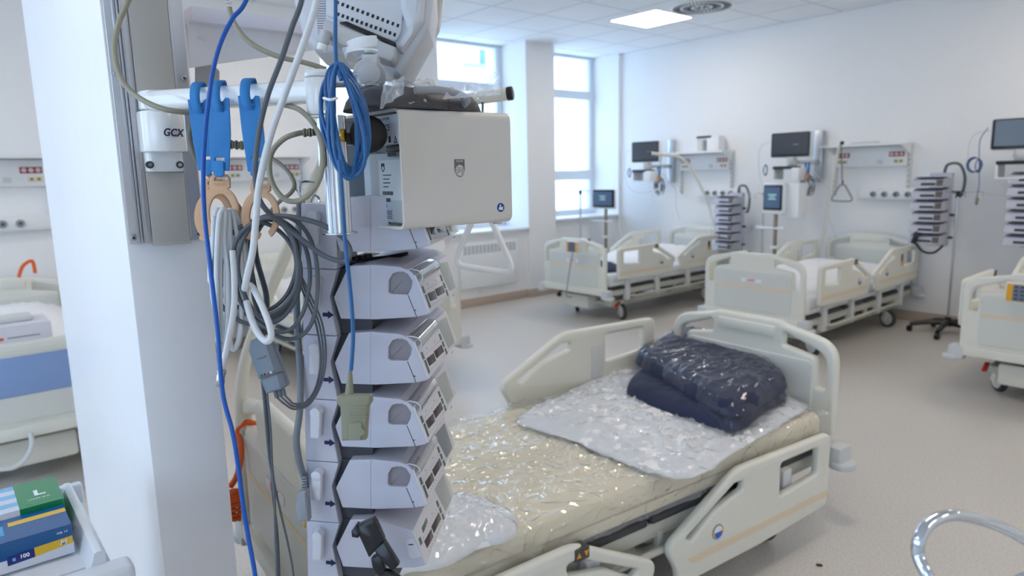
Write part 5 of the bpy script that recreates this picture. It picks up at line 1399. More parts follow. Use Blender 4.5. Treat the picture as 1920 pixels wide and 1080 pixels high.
    for w_ in (0.07, 0.19): m.cyl((NB_.x-0.012, NB_.y-0.0035, -w_), (NB_.x-0.012, NB_.y+0.003, -w_), 0.004, seg=12)
    m.build('foot', dark_m, p)
    return p
rim_glint_m = mat('cover_rim_glint', (206,214,222), 0.15, coat=0.5)  # opaque pale tone paints the bright edges of the clear cover
names = {3: 'topmost pump of the near stack, half hidden under the grey box',
         2: 'second pump of the near stack, black looped wire lying on it',
         1: 'third pump from the top of the near stack, beside the blue cable',
         0: 'fourth pump from the top of the near stack, behind the olive plug',
         -1: 'fifth pump from the top of the near stack, with a dim grey screen',
         -2: 'lowest pump of the near stack, behind a black clamp'}
for k, l in names.items():
    p = near_pump(l, 0 if k > -1 else (2 if k == -1 else 1))
    p.matrix_world = TM @ Matrix.Translation((0, k*PITCH, 0))
# black clamp on the lowest pump
c = CF(705, 1020, 1.165)
cl = thing('black_clamp', 'black plastic cable clamp hanging in front of the lowest near pump', 'clamp', M=c.M)
MB().mesh(plate_mesh(rpoly(c.q([(673, 982, 2), (702, 969, 2), (707, 977, 2), (722, 1010, 2), (694, 1042, 2), (676, 1002, 2)]), 3), [], 0.022, 0.003)).build('jaw', black_m, cl)
MB().mesh(plate_mesh(rpoly(c.q([(722, 1010, 2), (750, 1055, 2), (738, 1067, 2), (716, 1046, 2), (703, 1028, 2)]), 3), [], 0.018, 0.003), Matrix.Translation((0, 0, 0.002))).build('lever', black_m, cl)
MB().mesh(plate_mesh(rpoly(c.q([(697, 1044, 3), (716, 1034, 3), (724, 1068, 3), (716, 1084, 3), (700, 1062, 3)]), 3), [], 0.02, 0.003), Matrix.Translation((0, 0, -0.001))).build('hinge', black_m, cl)
MB().mesh(plate_mesh(rpoly(c.q([(661, 992, 2), (670, 980, 2), (682, 994, 2), (674, 1005, 2), (662, 1003, 2)]), 3), [], 0.024, 0.003)).build('thumb_screw', black_m, cl)
MB().tube([c.p(715, 1072, 0), c.p(730, 1074, 0), c.p(744, 1082, 0), c.p(750, 1092, 0)], 0.007, 12).build('cable_stub', black_m, cl)
# black wires on the second pump
m = MB()
for k in range(3):
    m.tube(smoothpts([at(665+3*k, 487+2*k, 1.19), at(690, 492-3*k, 1.22), at(725, 485-2*k, 1.25), at(752, 480-2*k, 1.26), at(764, 476-k, 1.27), at(745, 479+k, 1.26), at(700, 483+2*k, 1.24), at(668, 480+3*k, 1.2)], 6), 0.0018, 8)
for px, py in ((668, 485), (680, 482), (690, 480)): m.box(at(px, py, 1.2), (0.012, 0.012, 0.008), 0.002)
tag(m.build('black_wire', black_m, None), 'looped black wire lying in the gap on the second near pump', 'wire')
# chrome wire hooks above the dock
def hook(label, pts, r_=0.0021): tag(MB().tube(smoothpts(pts, 6), r_, 10).build('wire_hook', chrome_m, None), label, 'hook', 'chrome wire hooks above the docking column')
hook('chrome wire hook bent squarely over the docking column top', [at(596, 341, 1.17), at(578, 340, 1.17), at(568, 341, 1.17), at(564, 346, 1.17), at(564, 370, 1.17), at(572, 384, 1.18)])
hook('straight slanting chrome wire hook inside the olive cable loop', [at(545, 333, 1.16), at(555, 352, 1.16), at(566, 372, 1.17), at(574, 386, 1.18)])
hook('short curved chrome wire hook beside the fluted post', [at(582, 386, 1.19), at(584, 372, 1.19), at(590, 366, 1.19), at(598, 372, 1.2), at(600, 388, 1.2)])

# ================================================================ CABLES
def cable(name, label, pts, r_, m_, cat='cable', group=None, seg=10, n=10):
    return tag(MB().tube(smoothpts([at(*p) for p in pts], n), r_, seg).build(name, m_, None), label, cat, group)
cable('olive_cable', 'olive cable arching left over the silver rail and under the white arm', [(330, -260, 1.13), (285, -100, 1.13), (240, 2, 1.12), (222, 45, 1.12), (215, 90, 1.11), (222, 135, 1.10), (242, 168, 1.09), (272, 190, 1.08), (310, 205, 1.08), (352, 211, 1.10), (380, 214, 1.14)], 0.0044, olive_m)
x = cable('olive_cable', 'olive cable running from the striped plug down behind the white cable', [(430, 14, 1.10), (432, 25, 1.10), (440, 45, 1.10), (458, 70, 1.10), (485, 90, 1.10), (525, 107, 1.10), (570, 117, 1.11), (612, 130, 1.12)], 0.0042, olive_m)
o = MB().tube([at(427, -60, 1.10), at(429, 6, 1.10)], 0.0052, 14).build('striped_plug', white_m, None); tag(o, 'white striped plug at the top of the second olive cable', 'plug')
m = MB()
for k in range(4): m.tube([at(428.3+0.1*k, -10+k*4.2, 1.10), at(428.4+0.1*k, -8+k*4.2, 1.10)], 0.00535, 14)
m.build('stripes', grey_m, o)
c_ = cable('olive_cable', 'olive cable looped in a ring left of the fluted post', [(528, 196, 1.10), (560, 205, 1.05), (590, 235, 1.03), (604, 275, 1.03), (603, 320, 1.03), (588, 355, 1.03), (562, 376, 1.03), (535, 374, 1.04), (514, 350, 1.05), (505, 318, 1.05), (510, 285, 1.06), (530, 262, 1.06), (552, 252, 1.06), (575, 248, 1.07), (592, 250, 1.08)], 0.0042, olive_m)
m = MB()
for k in range(4): m.tube([at(570+k*5, 249-0.3*k, 1.065), at(573+k*5, 249-0.3*k, 1.065)], 0.0068 if k % 2 == 0 else 0.0055, 14)
tag(m.build('strain_relief', olived_m, None), 'ribbed olive strain relief touching the fluted post', 'strain relief')
cable('olive_cable', 'olive cable end curling behind the ring loop to the right strap', [(440, 270, 1.17), (470, 275, 1.18), (515, 300, 1.17), (540, 322, 1.16), (552, 345, 1.15), (545, 362, 1.15), (524, 378, 1.16), (505, 400, 1.16)], 0.0036, olive_m)
m = MB()
for k in range(5): m.tube([at(432+k*5, 271+0.4*k, 1.165), at(435+k*5, 271+0.4*k, 1.165)], 0.0078 if k % 2 == 0 else 0.006, 14)
tag(m.build('strain_relief', olived_m, None), 'ribbed olive strain relief between the blue straps', 'strain relief')
cable('olive_cable', 'dark olive cable hanging behind the mounting block and the tan rings', [(366, 216, 1.17), (356, 250, 1.17), (362, 285, 1.17), (385, 320, 1.18), (415, 350, 1.18), (445, 385, 1.18), (470, 425, 1.18)], 0.0045, mat('dark_olive', (112,108,94), 0.5))
cable('blue_cable', 'bright blue cable running from the top down along the pillar edge', [(560, -330, 1.10), (510, -120, 1.06), (462, 0, 1.04), (436, 35, 1.03), (414, 80, 1.02), (400, 130, 1.01), (391, 190, 1.0), (384, 260, 1.0), (381, 330, 1.0), (384, 410, 1.0), (392, 480, 1.0), (400, 550, 1.0), (408, 620, 1.0), (413, 690, 1.0), (420, 750, 1.0), (436, 810, 1.0), (446, 870, 1.0), (455, 940, 1.0), (466, 1010, 1.0), (480, 1090, 1.0), (500, 1260, 1.02), (530, 1450, 1.08), (575, 1540, 1.16)], 0.0033, dblue_m, seg=12)
cable('grey_cable', 'grey cable falling from the top into the coiled grey bundle', [(640, -330, 1.06), (596, -120, 1.02), (566, 0, 1.0), (548, 50, 1.0), (528, 110, 1.0), (505, 170, 1.0), (490, 225, 1.0), (480, 290, 1.0), (479, 340, 1.01), (487, 375, 1.02), (505, 400, 1.03), (535, 425, 1.05), (570, 452, 1.06), (605, 478, 1.06), (640, 490, 1.06), (655, 482, 1.06), (654, 462, 1.06), (636, 440, 1.06), (600, 420, 1.06), (555, 408, 1.06), (515, 405, 1.07), (485, 410, 1.08)], 0.0040, dgrey_m)
cable('white_cable', 'white cable falling from the top to a hooked bend left of the coils', [(668, -330, 1.06), (622, -120, 1.0), (594, 0, 0.98), (578, 55, 0.98), (555, 120, 0.98), (533, 180, 0.99), (510, 245, 1.0), (494, 305, 1.0), (484, 360, 1.0), (479, 420, 1.0), (474, 470, 1.0), (464, 515, 1.01), (459, 540, 1.02), (462, 535, 1.03), (474, 540, 1.03), (492, 575, 1.02), (506, 612, 1.01), (508, 632, 1.01), (500, 640, 1.01), (486, 628, 1.02), (472, 600, 1.03), (462, 565, 1.04)], 0.0050, wcable_m, seg=12)
# white coil bundle on the tan ring, ending in a metal connector
wb = thing('white_cable_bundle', 'hank of white cable hung through the left tan ring', 'cable')
rng_ = random.Random(3)
for k, (xt, xl, xr, yb2) in enumerate(((418, 410, 424, 662), (424, 416, 436, 640), (430, 430, 450, 655), (436, 428, 458, 600), (408, 402, 432, 596), (412, 398, 428, 560), (440, 440, 462, 560))):
    dd = 1.05+0.008*k
    P = [(xt-6, 404+(k % 3)*3, dd), (xl-2, 450, dd), (xl-4, 520, dd), (xl-1, yb2-30, dd), ((xl+xr)/2-2, yb2, dd+0.004), (xr+1, yb2-34, dd+0.01), (xr+3, 520, dd+0.012), (xr-4, 450, dd+0.01), (xt+4, 396+(k % 2)*4, dd+0.006)]
    MB().tube(smoothpts([at(*p) for p in P], 8, True), 0.0041, 10, closed=True).build('loop', wcable_m, wb)
MB().tube(smoothpts([at(*p) for p in ((436, 470, 1.04), (440, 540, 1.035), (437, 590, 1.03), (428, 640, 1.025), (419, 680, 1.02), (414, 696, 1.02))], 8), 0.0046, 12).build('tail', wcable_m, wb)
c = CF(414, 708, 1.02)
o = MB().cyl(c.p(416, 692), c.p(411, 724), 0.0062, seg=20, bev=0.0006).build('metal_connector', mat('nickel', (196,186,168), 0.25, metal=1.0), None, M=c.M); tag(o, 'ribbed metal connector on the end of the white cable', 'connector')
m = MB()
for k in range(14):
    a = 2*PI*k/14
    for (ya2, yb3) in ((693, 702), (713, 723)):
        A_ = c.p(416-(ya2-692)*0.155, ya2); B_ = c.p(416-(yb3-692)*0.155, yb3)
        of = Vector((math.cos(a), 0, math.sin(a)))*0.0063
        m.tube([A_+of, B_+of], 0.0006, 5)
m.build('knurling', steel_m, o)
# grey coil bundle
gb = thing('grey_cable_coil', 'loose coil of grey monitoring cable hanging from the right tan ring', 'cable')
def ell(cx, cy, rx, ry, d_, rot=0.0, n=14, wob=0.0, ph=0.0):
    return [at(cx+rx*math.cos(a)*math.cos(rot)-ry*math.sin(a)*math.sin(rot)+wob*math.sin(3*a+ph), cy+rx*math.cos(a)*math.sin(rot)+ry*math.sin(a)*math.cos(rot), d_+0.012*math.sin(a+ph)) for a in [2*PI*i/n for i in range(n)]]
for k, (cx, cy, rx, ry, rot) in enumerate(((497, 500, 62, 92, 0.10), (505, 505, 56, 100, -0.05), (478, 512, 78, 96, 0.15), (515, 515, 66, 108, -0.12), (534, 520, 64, 116, -0.10), (488, 498, 70, 88, 0.3), (500, 505, 58, 95, 0.05))):
    MB().tube(smoothpts(ell(cx, cy, rx, ry, 1.065+0.007*k, rot, wob=3, ph=k), 8, True), 0.0034, 10, closed=True).build('loop', dgrey_m, gb)
for k, P in enumerate(([(470, 420, 1.12), (470, 500, 1.12), (485, 580, 1.12), (488, 640, 1.11)], [(478, 420, 1.13), (480, 480, 1.13), (500, 560, 1.13), (492, 630, 1.12)])):
    MB().tube(smoothpts([at(*p) for p in P], 8), 0.0046, 10).build('strand', dgrey_m, gb)
# trunk block with five coloured dots
c = CF(505, 690, 1.06)
tb = thing('lead_junction', 'grey angled lead junction block with five coloured dots', 'cable junction', M=c.M)
gj = mat('junction_grey', (122,134,146), 0.45); gjd = mat('junction_dark', (98,100,106), 0.5)
def FJ(X, Y): return (460+X/7.2, 630+Y/7.2)
MB().mesh(plate_mesh(rpoly(c.q([FJ(90, 60)+(3,), FJ(200, 10)+(4,), FJ(340, 60)+(4,), FJ(400, 110)+(4,), FJ(540, 470)+(1,), FJ(205, 575)+(1,), FJ(65, 200)+(6,)]), 4), [], 0.017, 0.003)).build('upper_shell', gj, tb)
MB().mesh(plate_mesh(rpoly(c.q([FJ(215, 580)+(1,), FJ(530, 475)+(1,), FJ(595, 655)+(4,), FJ(500, 715)+(3,), FJ(300, 775)+(4,)]), 4), [], 0.015, 0.003)).build('lower_shell', gj, tb)
MB().mesh(plate_mesh(rpoly(c.q([FJ(305, 110)+(1,), FJ(395, 100)+(3,), FJ(538, 462)+(1,), FJ(430, 492)+(1,)]), 3), [], 0.003, 0.0006), Matrix.Translation((0, 0, 0.0085))).build('side_slope', gjd, tb)
MB().mesh(plate_mesh(rpoly(c.q([FJ(450, 505)+(1,), FJ(525, 480)+(1,), FJ(588, 650)+(2,), FJ(505, 705)+(1,)]), 3), [], 0.003, 0.0006), Matrix.Translation((0, 0, 0.0075))).build('side_slope', gjd, tb)
for (X, Y, rgb) in ((219, 533, (20,84,62)), (261, 519, (14,18,34)), (302, 506, (190,40,44)), (346, 492, (222,230,234)), (388, 479, (70,54,58))):
    MB().mesh(plate_mesh([(0.0013*math.cos(a), 0.0019*math.sin(a)) for a in [2*PI*i/16 for i in range(16)]], [], 0.0006, 0.0001), Matrix.Translation(c.p(*FJ(X, Y), 0.0088)) @ Matrix.Rotation(0.2, 4, 'Z')).build('colour_dot', mat('dot_%d' % X, rgb, 0.4), tb)
Rz = Matrix.Rotation(0.30, 4, 'Z')
MB().mesh(text_mesh('PHILIPS', 0.0046, depth=0.0001), Matrix.Translation(c.p(*FJ(225, 295), 0.0088)) @ Rz).build('raised_text', gjd, tb, smooth=0)
m = MB()
for k in range(3): m.cyl(c.p(*FJ(405+k*50, 745-k*16), 0), c.p(*FJ(430+k*48, 835-k*16), 0), 0.0034, seg=14, bev=0.0006)
m.build('lead_sleeve', gjd, tb)
for k in range(3):
    a, b_ = 519+k*7, 745-k*2.4
    cable('lead_wire', ('outer', 'middle', 'inner')[k]+' of three thin grey lead wires curving up from the junction block', [(a, b_, 1.06), (a+14-k*2, b_+12-k, 1.06), (552, 767-k*5, 1.07), (580-k*2, 758-k*3, 1.08), (602-k*4, 720, 1.10), (611-k*5, 670, 1.11), (605-k*6, 610, 1.12), (585-k*6, 560, 1.12), (566-k*4, 520, 1.12)], 0.0017, dgrey_m, group='thin grey lead wires from the junction block')
cable('lead_wire', 'left thin grey lead hanging from the junction to the frame bottom', [(491, 712, 1.06), (497, 770, 1.06), (504, 850, 1.07), (514, 920, 1.07), (516, 1000, 1.07), (520, 1090, 1.07), (524, 1300, 1.09), (520, 1480, 1.1)], 0.0021, dgrey_m)
cable('lead_wire', 'middle thin grey lead hanging from the junction to the frame bottom', [(495, 716, 1.07), (502, 790, 1.07), (508, 860, 1.08), (512, 930, 1.08), (520, 1000, 1.08), (524, 1090, 1.08), (530, 1290, 1.1), (528, 1470, 1.1)], 0.0019, mat('lead_dark', (74,76,80), 0.5))
cable('lead_wire', 'right thin grey lead swinging out toward the docking column', [(499, 722, 1.06), (507, 800, 1.06), (512, 890, 1.07), (526, 960, 1.08), (540, 1020, 1.09), (552, 1090, 1.10), (570, 1260, 1.12), (580, 1440, 1.13)], 0.0017, dgrey_m)
cable('mains_cable', 'thick grey mains cable hanging left of the docking column', [(562, 380, 1.21), (560, 460, 1.20), (556, 540, 1.19), (558, 620, 1.19), (563, 700, 1.19), (562, 770, 1.19), (556, 820, 1.19), (560, 860, 1.20), (570, 895, 1.22), (578, 930, 1.24)], 0.0058, grey_m if False else mat('mains_grey', (112,118,126), 0.5), seg=12)
cable('mains_cable', 'second grey cable slanting behind the coils to the docking column', [(562, 400, 1.22), (556, 470, 1.22), (578, 560, 1.22), (560, 640, 1.23)], 0.0040, dgrey_m)
c = CF(567, 940, 1.20)
pg = thing('mains_plug', 'grey mains plug hanging at the left edge of the docking column', 'plug', M=c.M)
MB().mesh(plate_mesh(rpoly(c.q([(561, 920, 2), (578, 916, 2), (582, 975, 2), (560, 974, 3), (557, 950, 3)]), 4), [], 0.022, 0.003)).build('body', mat('plug_grey', (140,146,154), 0.5), pg)
m = MB()
for k in range(5): m.cyl(c.p(571, 916-k*5), c.p(571, 913.5-k*5), 0.0052-0.0003*k, seg=12)
m.build('strain_ribs', mat('plug_grey', (140,146,154), 0.5), pg)
MB().box(c.p(571, 982), (0.0035, 0.015, 0.0035), 0.0008).build('prong', brass_m, pg)

# blue straps and tan rings
def strap(label, cx, ytop, ybot, lean_, d_):
    c = CF(cx, ytop, d_)
    s = thing('blue_strap', label, 'strap', group='blue hook straps on the white arm', M=c.M)
    h0 = ytop+30
    o_ = c.q([(cx-20, h0, 2), (cx-13, h0-1, 1), (cx-8, h0+6, 1), (cx+8, h0+6, 1), (cx+13, h0-1, 1), (cx+20, h0, 2), (cx+22+lean_*0.5, (h0+ybot)/2, 30), (cx+18+lean_, ybot, 2), (cx-16+lean_, ybot+2, 2), (cx-18+lean_*0.4, (h0+ybot)/2, 30)])
    sl = c.q([(cx-9, h0+14, 2), (cx-8, h0+22, 2), (cx+9, h0+22, 2), (cx+9, h0+14, 2)])
    sl2 = c.q([(cx-9+lean_, ybot-24, 2), (cx-9+lean_, ybot-14, 2), (cx+9+lean_, ybot-15, 2), (cx+9+lean_, ybot-25, 2)])
    P = rpoly(o_, 5)
    a = sum(P[i-1][0]*P[i][1]-P[i][0]*P[i-1][1] for i in range(len(P)))
    if a < 0: P = P[::-1]
    def hol(q):
        h_ = rpoly(q, 3); a2 = sum(h_[i-1][0]*h_[i][1]-h_[i][0]*h_[i-1][1] for i in range(len(h_)))
        return h_ if a2 < 0 else h_[::-1]
    MB().mesh(plate_mesh(P, [hol(sl), hol(sl2)], 0.0026, 0.0008)).build('strap_body', strap_m, s)
    # loop over the arm
    prof = [(10, 26, -0.001), (6, 16, 0.004), (2, 0, 0.006), (2, -16, 0.004), (4, -26, -0.004), (8, -30, -0.016), (13, -29, -0.032), (16, -12, -0.046), (17, 20, -0.046), (14, 40, -0.030)]
    Q = smoothpts([c.p(cx-8+a_, h0+b_, w_) for a_, b_, w_ in prof], 5); W2 = 0.0075
    t = MB(); 
    def fn(u_, v_):
        i = min(int(u_*(len(Q)-1)), len(Q)-2); t_ = u_*(len(Q)-1)-i
        q = Q[i].lerp(Q[i+1], t_); return q+Vector(((v_-0.5)*2*W2, 0.0, 0))
    t.grid(41, 3, fn); lo_ = t.build('arm_loop', strap_m, s, smooth=60)
    sm_ = lo_.modifiers.new('thickness', 'SOLIDIFY'); sm_.thickness = 0.0024
    MB().mesh(plate_mesh(rpoly(c.q([(cx-9+lean_, ybot-18, 1), (cx+9+lean_, ybot-18, 1), (cx+10+lean_, ybot+8, 3), (cx+4+lean_, ybot+12, 3), (cx-6+lean_, ybot+12, 3), (cx-10+lean_, ybot+8, 3)][::-1]), 3), [], 0.003, 0.0008), Matrix.Translation((0, 0, 0.003))).build('ring_tongue', strap_m, s)
    return s
strap('leftmost blue strap, partly hidden behind the bright blue cable', 372, 157, 318, 16, 1.095)
strap('middle blue strap hooked over the white arm beside the leftmost one', 410, 154, 320, 2, 1.075)
strap('right blue strap hooked over the white arm, crossed by the grey cable', 466, 150, 320, 15, 1.055)
def tan_ring(label, cx, top, d_, w_=36, open_r=True):
    c = CF(cx, top+60, d_)
    cy = top+72; ang = [math.radians(a) for a in range(-58, 236, 7)]
    out_ = [(cx+w_*math.cos(a), cy-48*math.sin(a)) for a in ang]
    inn_ = [(cx+2+(w_-14)*math.cos(a), cy+1-35*math.sin(a)) for a in ang][::-1]
    k0 = [i for i, a in enumerate(ang) if a > math.radians(68)][0]; k1 = [i for i, a in enumerate(ang) if a > math.radians(112)][0]
    neck = [(cx+19, top+26), (cx+19, top+8), (cx+14, top+1), (cx-13, top+1), (cx-19, top+8), (cx-19, top+26)]
    out_ = out_[:k0]+neck+out_[k1:]
    pad = [(cx-27, cy+38), (cx-26, cy+44), (cx-14, cy+48), (cx-3, cy+44), (cx+1, cy+34), (cx-10, cy+24)]
    P = rpoly(c.q([(x, y, 2) for x, y in out_+pad+inn_]), 2)
    a = sum(P[i-1][0]*P[i][1]-P[i][0]*P[i-1][1] for i in range(len(P)))
    if a < 0: P = P[::-1]
    h_ = rpoly(c.q([(cx-10, top+7, 3), (cx+13, top+6, 3), (cx+14, top+12, 3), (cx+2, top+14, 3), (cx-10, top+14, 3)]), 4)
    a2 = sum(h_[i-1][0]*h_[i][1]-h_[i][0]*h_[i-1][1] for i in range(len(h_)))
    if a2 > 0: h_ = h_[::-1]
    r_ = MB().mesh(plate_mesh(P, [h_], 0.005, 0.0010)).build('cable_ring', tan_m, None, M=c.M)
    tag(r_, label, 'cable ring', 'tan plastic cable rings under the straps')
    MB().mesh(text_mesh('PHILIPS', 0.0062, depth=0.0002), Matrix.Translation(c.p(cx, top+20, 0.0026))).build('raised_text', mat('tan_dark', (190,146,108), 0.5), r_, smooth=0)
    return r_
tan_ring('tan plastic cable ring behind the front one, mostly covered', 401, 334, 1.105)
tan_ring('front tan plastic cable ring holding the white cable hank', 413, 326, 1.085)
tan_ring('right tan plastic cable ring holding the grey coil', 489, 332, 1.075)

# blue coil hung at the post with its lead and olive plug
bc = thing('blue_cable_coil', 'dusty blue cable coiled in a long hank beside the fluted post', 'cable')
for k in range(9):
    rx = 30+3.2*math.sin(k*1.7); ry = 100+7*math.cos(k*2.3)
    P = [at(646+4*math.sin(k)+rx*math.cos(a)+12*math.sin(a)*(1 if True else 0)+8*math.sin(2*a+k), 226+ry*math.sin(a)+3*math.sin(k), 0.90+0.006*k+0.010*math.sin(a+k)) for a in [2*PI*i/16 for i in range(16)]]
    MB().tube(smoothpts(P, 6, True), 0.0027, 10, closed=True).build('loop', blue_m, bc)
MB().tube(smoothpts([at(*p) for p in ((660, -330, 0.98), (634, -120, 0.91), (629, 50, 0.90), (631, 118, 0.895), (640, 150, 0.89))], 6), 0.0027, 10).build('top_lead', blue_m, bc)
MB().tube(smoothpts([at(*p) for p in ((636, 300, 0.89), (641, 360, 0.89), (646, 440, 0.89), (652, 500, 0.89), (659, 570, 0.89), (662, 630, 0.89), (658, 695, 0.89))], 8), 0.0027, 10).build('plug_lead', blue_m, bc)
MB().tube(smoothpts([at(*p) for p in ((607, 184, 0.885), (620, 187, 0.87), (632, 184, 0.885))], 6), 0.0018, 8).build('tie', white_m, bc)
c = CF(665, 770, 0.92)
pg = thing('olive_plug', 'ribbed olive plastic plug hanging on the dusty blue cable', 'plug', M=c.M)
MB().mesh(plate_mesh(rpoly(c.q([(640, 738, 4), (697, 739, 4), (698, 752, 3), (692, 762, 4), (688, 823, 3), (643, 824, 3), (641, 762, 4), (633, 752, 3), (634, 742, 3)]), 4), [], 0.020, 0.003)).build('body', olived_m, pg)
MB().cyl(c.p(656, 694), c.p(655, 740), 0.0030, 0.0060, seg=16).build('boot', olived_m, pg)
m = MB()
for k in range(3): m.box(c.p(672, 763+k*9, 0.010), (0.024, 0.0028, 0.002), 0.0008)
m.build('grip_ribs', olived_m, pg)
m = MB(); m.mesh(plate_mesh(rpoly(c.q([(658, 790, 4), (682, 788, 4), (683, 800, 2), (688, 803, 2), (688, 812, 2), (681, 814, 2), (680, 822, 3), (658, 822, 3)]), 3), [], 0.004, 0.001), Matrix.Translation((0, 0, 0.011))); m.build('latch', olived_m, pg)

# ================================================================ GLOVE BOXES AND TROLLEY, LOWER LEFT
GF = at(134, 982, 1.10); gx, gy, gz = GF
hgt = 0.049; dpt = 0.090; wid = 0.24
bl = thing('glove_box', 'blue and white glove box marked M and 100, lying in front in the tray', 'glove box', (gx, gy, gz-hgt), 0, 'glove boxes in the tray')
gb_blue = mat('box_blue', (0,84,144), 0.22, coat=0.6); gb_navy = mat('box_navy', (22,40,120), 0.25, coat=0.5); gb_yel = mat('box_yellow', (228,184,44), 0.25, coat=0.5); gb_wh = mat('box_white', (222,224,232), 0.3)
MB().box2((0, 0, 0), (dpt, wid, hgt), 0.0008).build('carton', gb_wh, bl)
MB().box2((-0.0004, 0, hgt*0.42), (0.0005, wid, hgt), 0.0).build('front_blue_band', gb_blue, bl, smooth=0)
# the band's lower edge climbs towards the right end
pr = lambda pts, nm, m_, off: MB().mesh(plate_mesh([(a, b_) for a, b_ in pts], [], 0.0004, 0.0001), frame(Vector((-0.0004-off, 0, 0)), (0, -1, 0), (0, 0, 1))).build(nm, m_, bl, smooth=0)
pr([(-0.087, 0.011), (-0.052, 0.013), (-0.052, 0.028), (-0.087, 0.026)], 'navy_patch', gb_navy, 0.0003)
pr([(-0.052, 0.013), (-0.001, 0.018), (-0.001, 0.030), (-0.052, 0.028)], 'yellow_patch', gb_yel, 0.0003)
FG = lambda y, z, off=0.0011: frame(Vector((-off, y, z)), (0, -1, 0), (0, 0, 1))
MB().mesh(text_mesh('100', 0.0085, depth=0.0001, bold=0.0003), FG(0.065, 0.0202)).build('count_text', white_m, bl, smooth=0)
MB().mesh(text_mesh('M', 0.0115, depth=0.0001, bold=0.0004, shear=0.2), FG(0.014, 0.0225)).build('size_text', white_m, bl, smooth=0)
MB().mesh(text_mesh('AQL 1.5', 0.0042, depth=0.0001, bold=0.0001, shear=0.15), FG(0.014, 0.0400)).build('quality_text', white_m, bl, smooth=0)
m = MB(); m.box((-0.0011, 0.0785, 0.019), (0.0002, 0.004, 0.005)); m.build('hand_symbol', mat('symbol_blue', (110,170,220), 0.4), bl, smooth=0)
tp = MB().box2((0, 0, hgt-0.0002), (dpt, wid, hgt+0.0003)).build('top_print', gb_blue, bl, smooth=0)
MB().box2((dpt*0.62, 0.0, hgt+0.0003), (dpt*0.80, 0.078, hgt+0.0006)).build('top_yellow_strip', gb_yel, bl, smooth=0)
MB().box2((dpt*0.30, 0.085, hgt+0.0003), (dpt*0.72, wid, hgt+0.0006)).build('top_glare', mat('box_glare_blue', (70,160,216), 0.25, coat=0.6), bl, smooth=0)  # light blue patch paints the glare on the blue box top
gr_ = thing('glove_box', 'green and checkered glove box marked L, lying behind the blue one', 'glove box', (gx+dpt+0.004, gy-0.003, gz-hgt), 0, 'glove boxes in the tray')
gh = hgt+0.0085
MB().box2((0, 0, 0), (0.118, wid, gh), 0.0008).build('carton', gb_wh, gr_)
grn = mat('box_green', (10,132,74), 0.22, coat=0.6)
MB().box2((-0.0004, -0.0002, 0.0), (0.1183, 0.062, gh+0.0004)).build('green_end', grn, gr_, smooth=0)
ck = MB(); ck2 = MB()
for i in range(6):
    for j in range(6):
        q = ck if (i+j) % 2 else ck2
        q.box2((j*0.0195, 0.062+i*0.03, gh), (j*0.0195+0.0195, 0.062+(i+1)*0.03, gh+0.0003))
ck.build('blue_checks', mat('box_light_blue', (120,184,226), 0.25, coat=0.5), gr_, smooth=0); ck2.build('pale_checks', mat('box_pale', (206,214,232), 0.25, coat=0.5), gr_, smooth=0)
MB().mesh(text_mesh('L', 0.034, depth=0.0002, bold=0.0012), frame(Vector((0.055, 0.030, gh+0.0007)), (0, -1, 0), (1, 0, 0))).build('size_text', white_m, gr_, smooth=0)
MB().mesh(text_mesh('LARGE (8-9)', 0.006, depth=0.0002), frame(Vector((0.030, 0.032, gh+0.0007)), (0, -1, 0), (1, 0, 0))).build('size_words', white_m, gr_, smooth=0)
# trolley with a tray
tr = thing('utility_trolley', 'white plastic trolley tray holding the glove boxes at the lower left', 'trolley', (gx, gy, gz-hgt-0.004))
tm_ = mat('trolley_white', (222,226,232), 0.3)
MB().box2((-0.05, -0.040, -0.012), (0.24, 0.50, -0.001), 0.004).build('tray_floor', tm_, tr)
TZ = Vector((gx, gy, gz-hgt-0.004))
zr_ = TZ.z+0.034
pf, pn = on_z(141, 931, zr_)-TZ, on_z(175, 1037, zr_)-TZ
yb_w = -0.012
sec = [(-0.006, 0.0), (pf.y+0.010-0.0, 0.032), (pf.y+0.006, 0.034), (pf.y, 0.034), (pf.y-0.004, 0.030), (pf.y-0.004, -0.012), (-0.006, -0.012)]
q = MB(); q.prism(sec, pn.x, 0.235, Matrix(((0, 0, 1, 0), (1, 0, 0, 0), (0, 1, 0, 0), (0, 0, 0, 1)))); q.build('side_wall', tm_, tr)
MB().box2((pn.x-0.040, -0.062, -0.030), (pn.x+0.006, 0.50, 0.014), 0.010, 4).build('front_lip', tm_, tr)
MB().box2((0.225, -0.046, -0.012), (0.245, 0.50, 0.030), 0.006).build('rear_wall', tm_, tr)
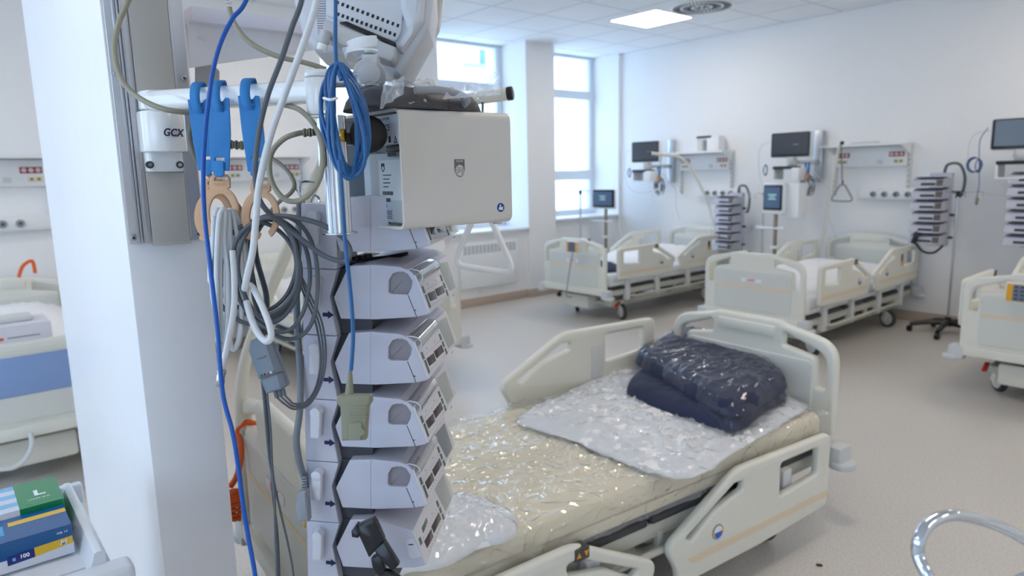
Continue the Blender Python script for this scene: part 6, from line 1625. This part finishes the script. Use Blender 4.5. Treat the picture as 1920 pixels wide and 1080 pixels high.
MB().box2((-0.055, -0.050, -0.20), (0.24, 0.50, -0.035), 0.012).build('drawer_body', tm_, tr)
zf = -(gz-hgt-0.004)
for a_, b_ in ((-0.03, -0.03), (0.21, -0.03), (-0.03, 0.47), (0.21, 0.47)):
    l_ = MB().cyl((a_, b_, zf+0.05), (a_, b_, -0.19), 0.012, seg=12).build('leg', steel_m, tr)
    MB().cyl((a_-0.012, b_, zf+0.03), (a_+0.012, b_, zf+0.03), 0.03, seg=16, bev=0.003).build('castor', black_m, l_)

# ================================================================ CHROME LOOP, LOWER RIGHT
dl = 0.66
lp = [(2010, 1066, dl+0.05), (1900, 1000, dl+0.03), (1840, 976, dl+0.02), (1785, 966, dl), (1745, 980, dl-0.01), (1724, 1010, dl-0.02), (1722, 1042, dl-0.02), (1738, 1078, dl-0.03), (1760, 1120, dl-0.03), (1830, 1130, dl-0.02), (1920, 1085, dl+0.01), (2000, 1070, dl+0.05)]
hd = thing('trolley_handle', 'curved chrome tube handle blurred at the lower right corner', 'handle', at(2010, 1066, dl+0.05).xy.to_3d())
o0 = at(2010, 1066, dl+0.05).xy.to_3d()
MB().tube(smoothpts([at(*p)-o0 for p in lp], 8), 0.0058, 16).build('loop_tube', chrome_m, hd)
e_ = at(2010, 1068, dl+0.05)-o0
MB().cyl((0, 0, 0.06), (0, 0, e_.z+0.01), 0.012, seg=20, bev=0.002).build('upright', steel_m, hd)
m = MB()
for k in range(4):
    a = PI/4+k*PI/2; m.tube([(0, 0, 0.06), (0.16*math.cos(a), 0.16*math.sin(a), 0.045)], 0.014, 8); m.sphere((0.16*math.cos(a), 0.16*math.sin(a), 0.022), 0.022)
m.build('foot_cross', steel_m, hd)
# scrap on the floor
p = on_z(1536, 1061, 0)
o = MB().box((0, 0, 0.004), (0.022, 0.012, 0.006), 0.003, rot=Matrix.Rotation(0.6, 3, 'Z')).build('floor_scrap', mat('scrap_brown', (60,40,30), 0.8), None, loc=(p.x, p.y, 0)); tag(o, 'small dark scrap lying on the floor near the lowered rail', 'scrap')
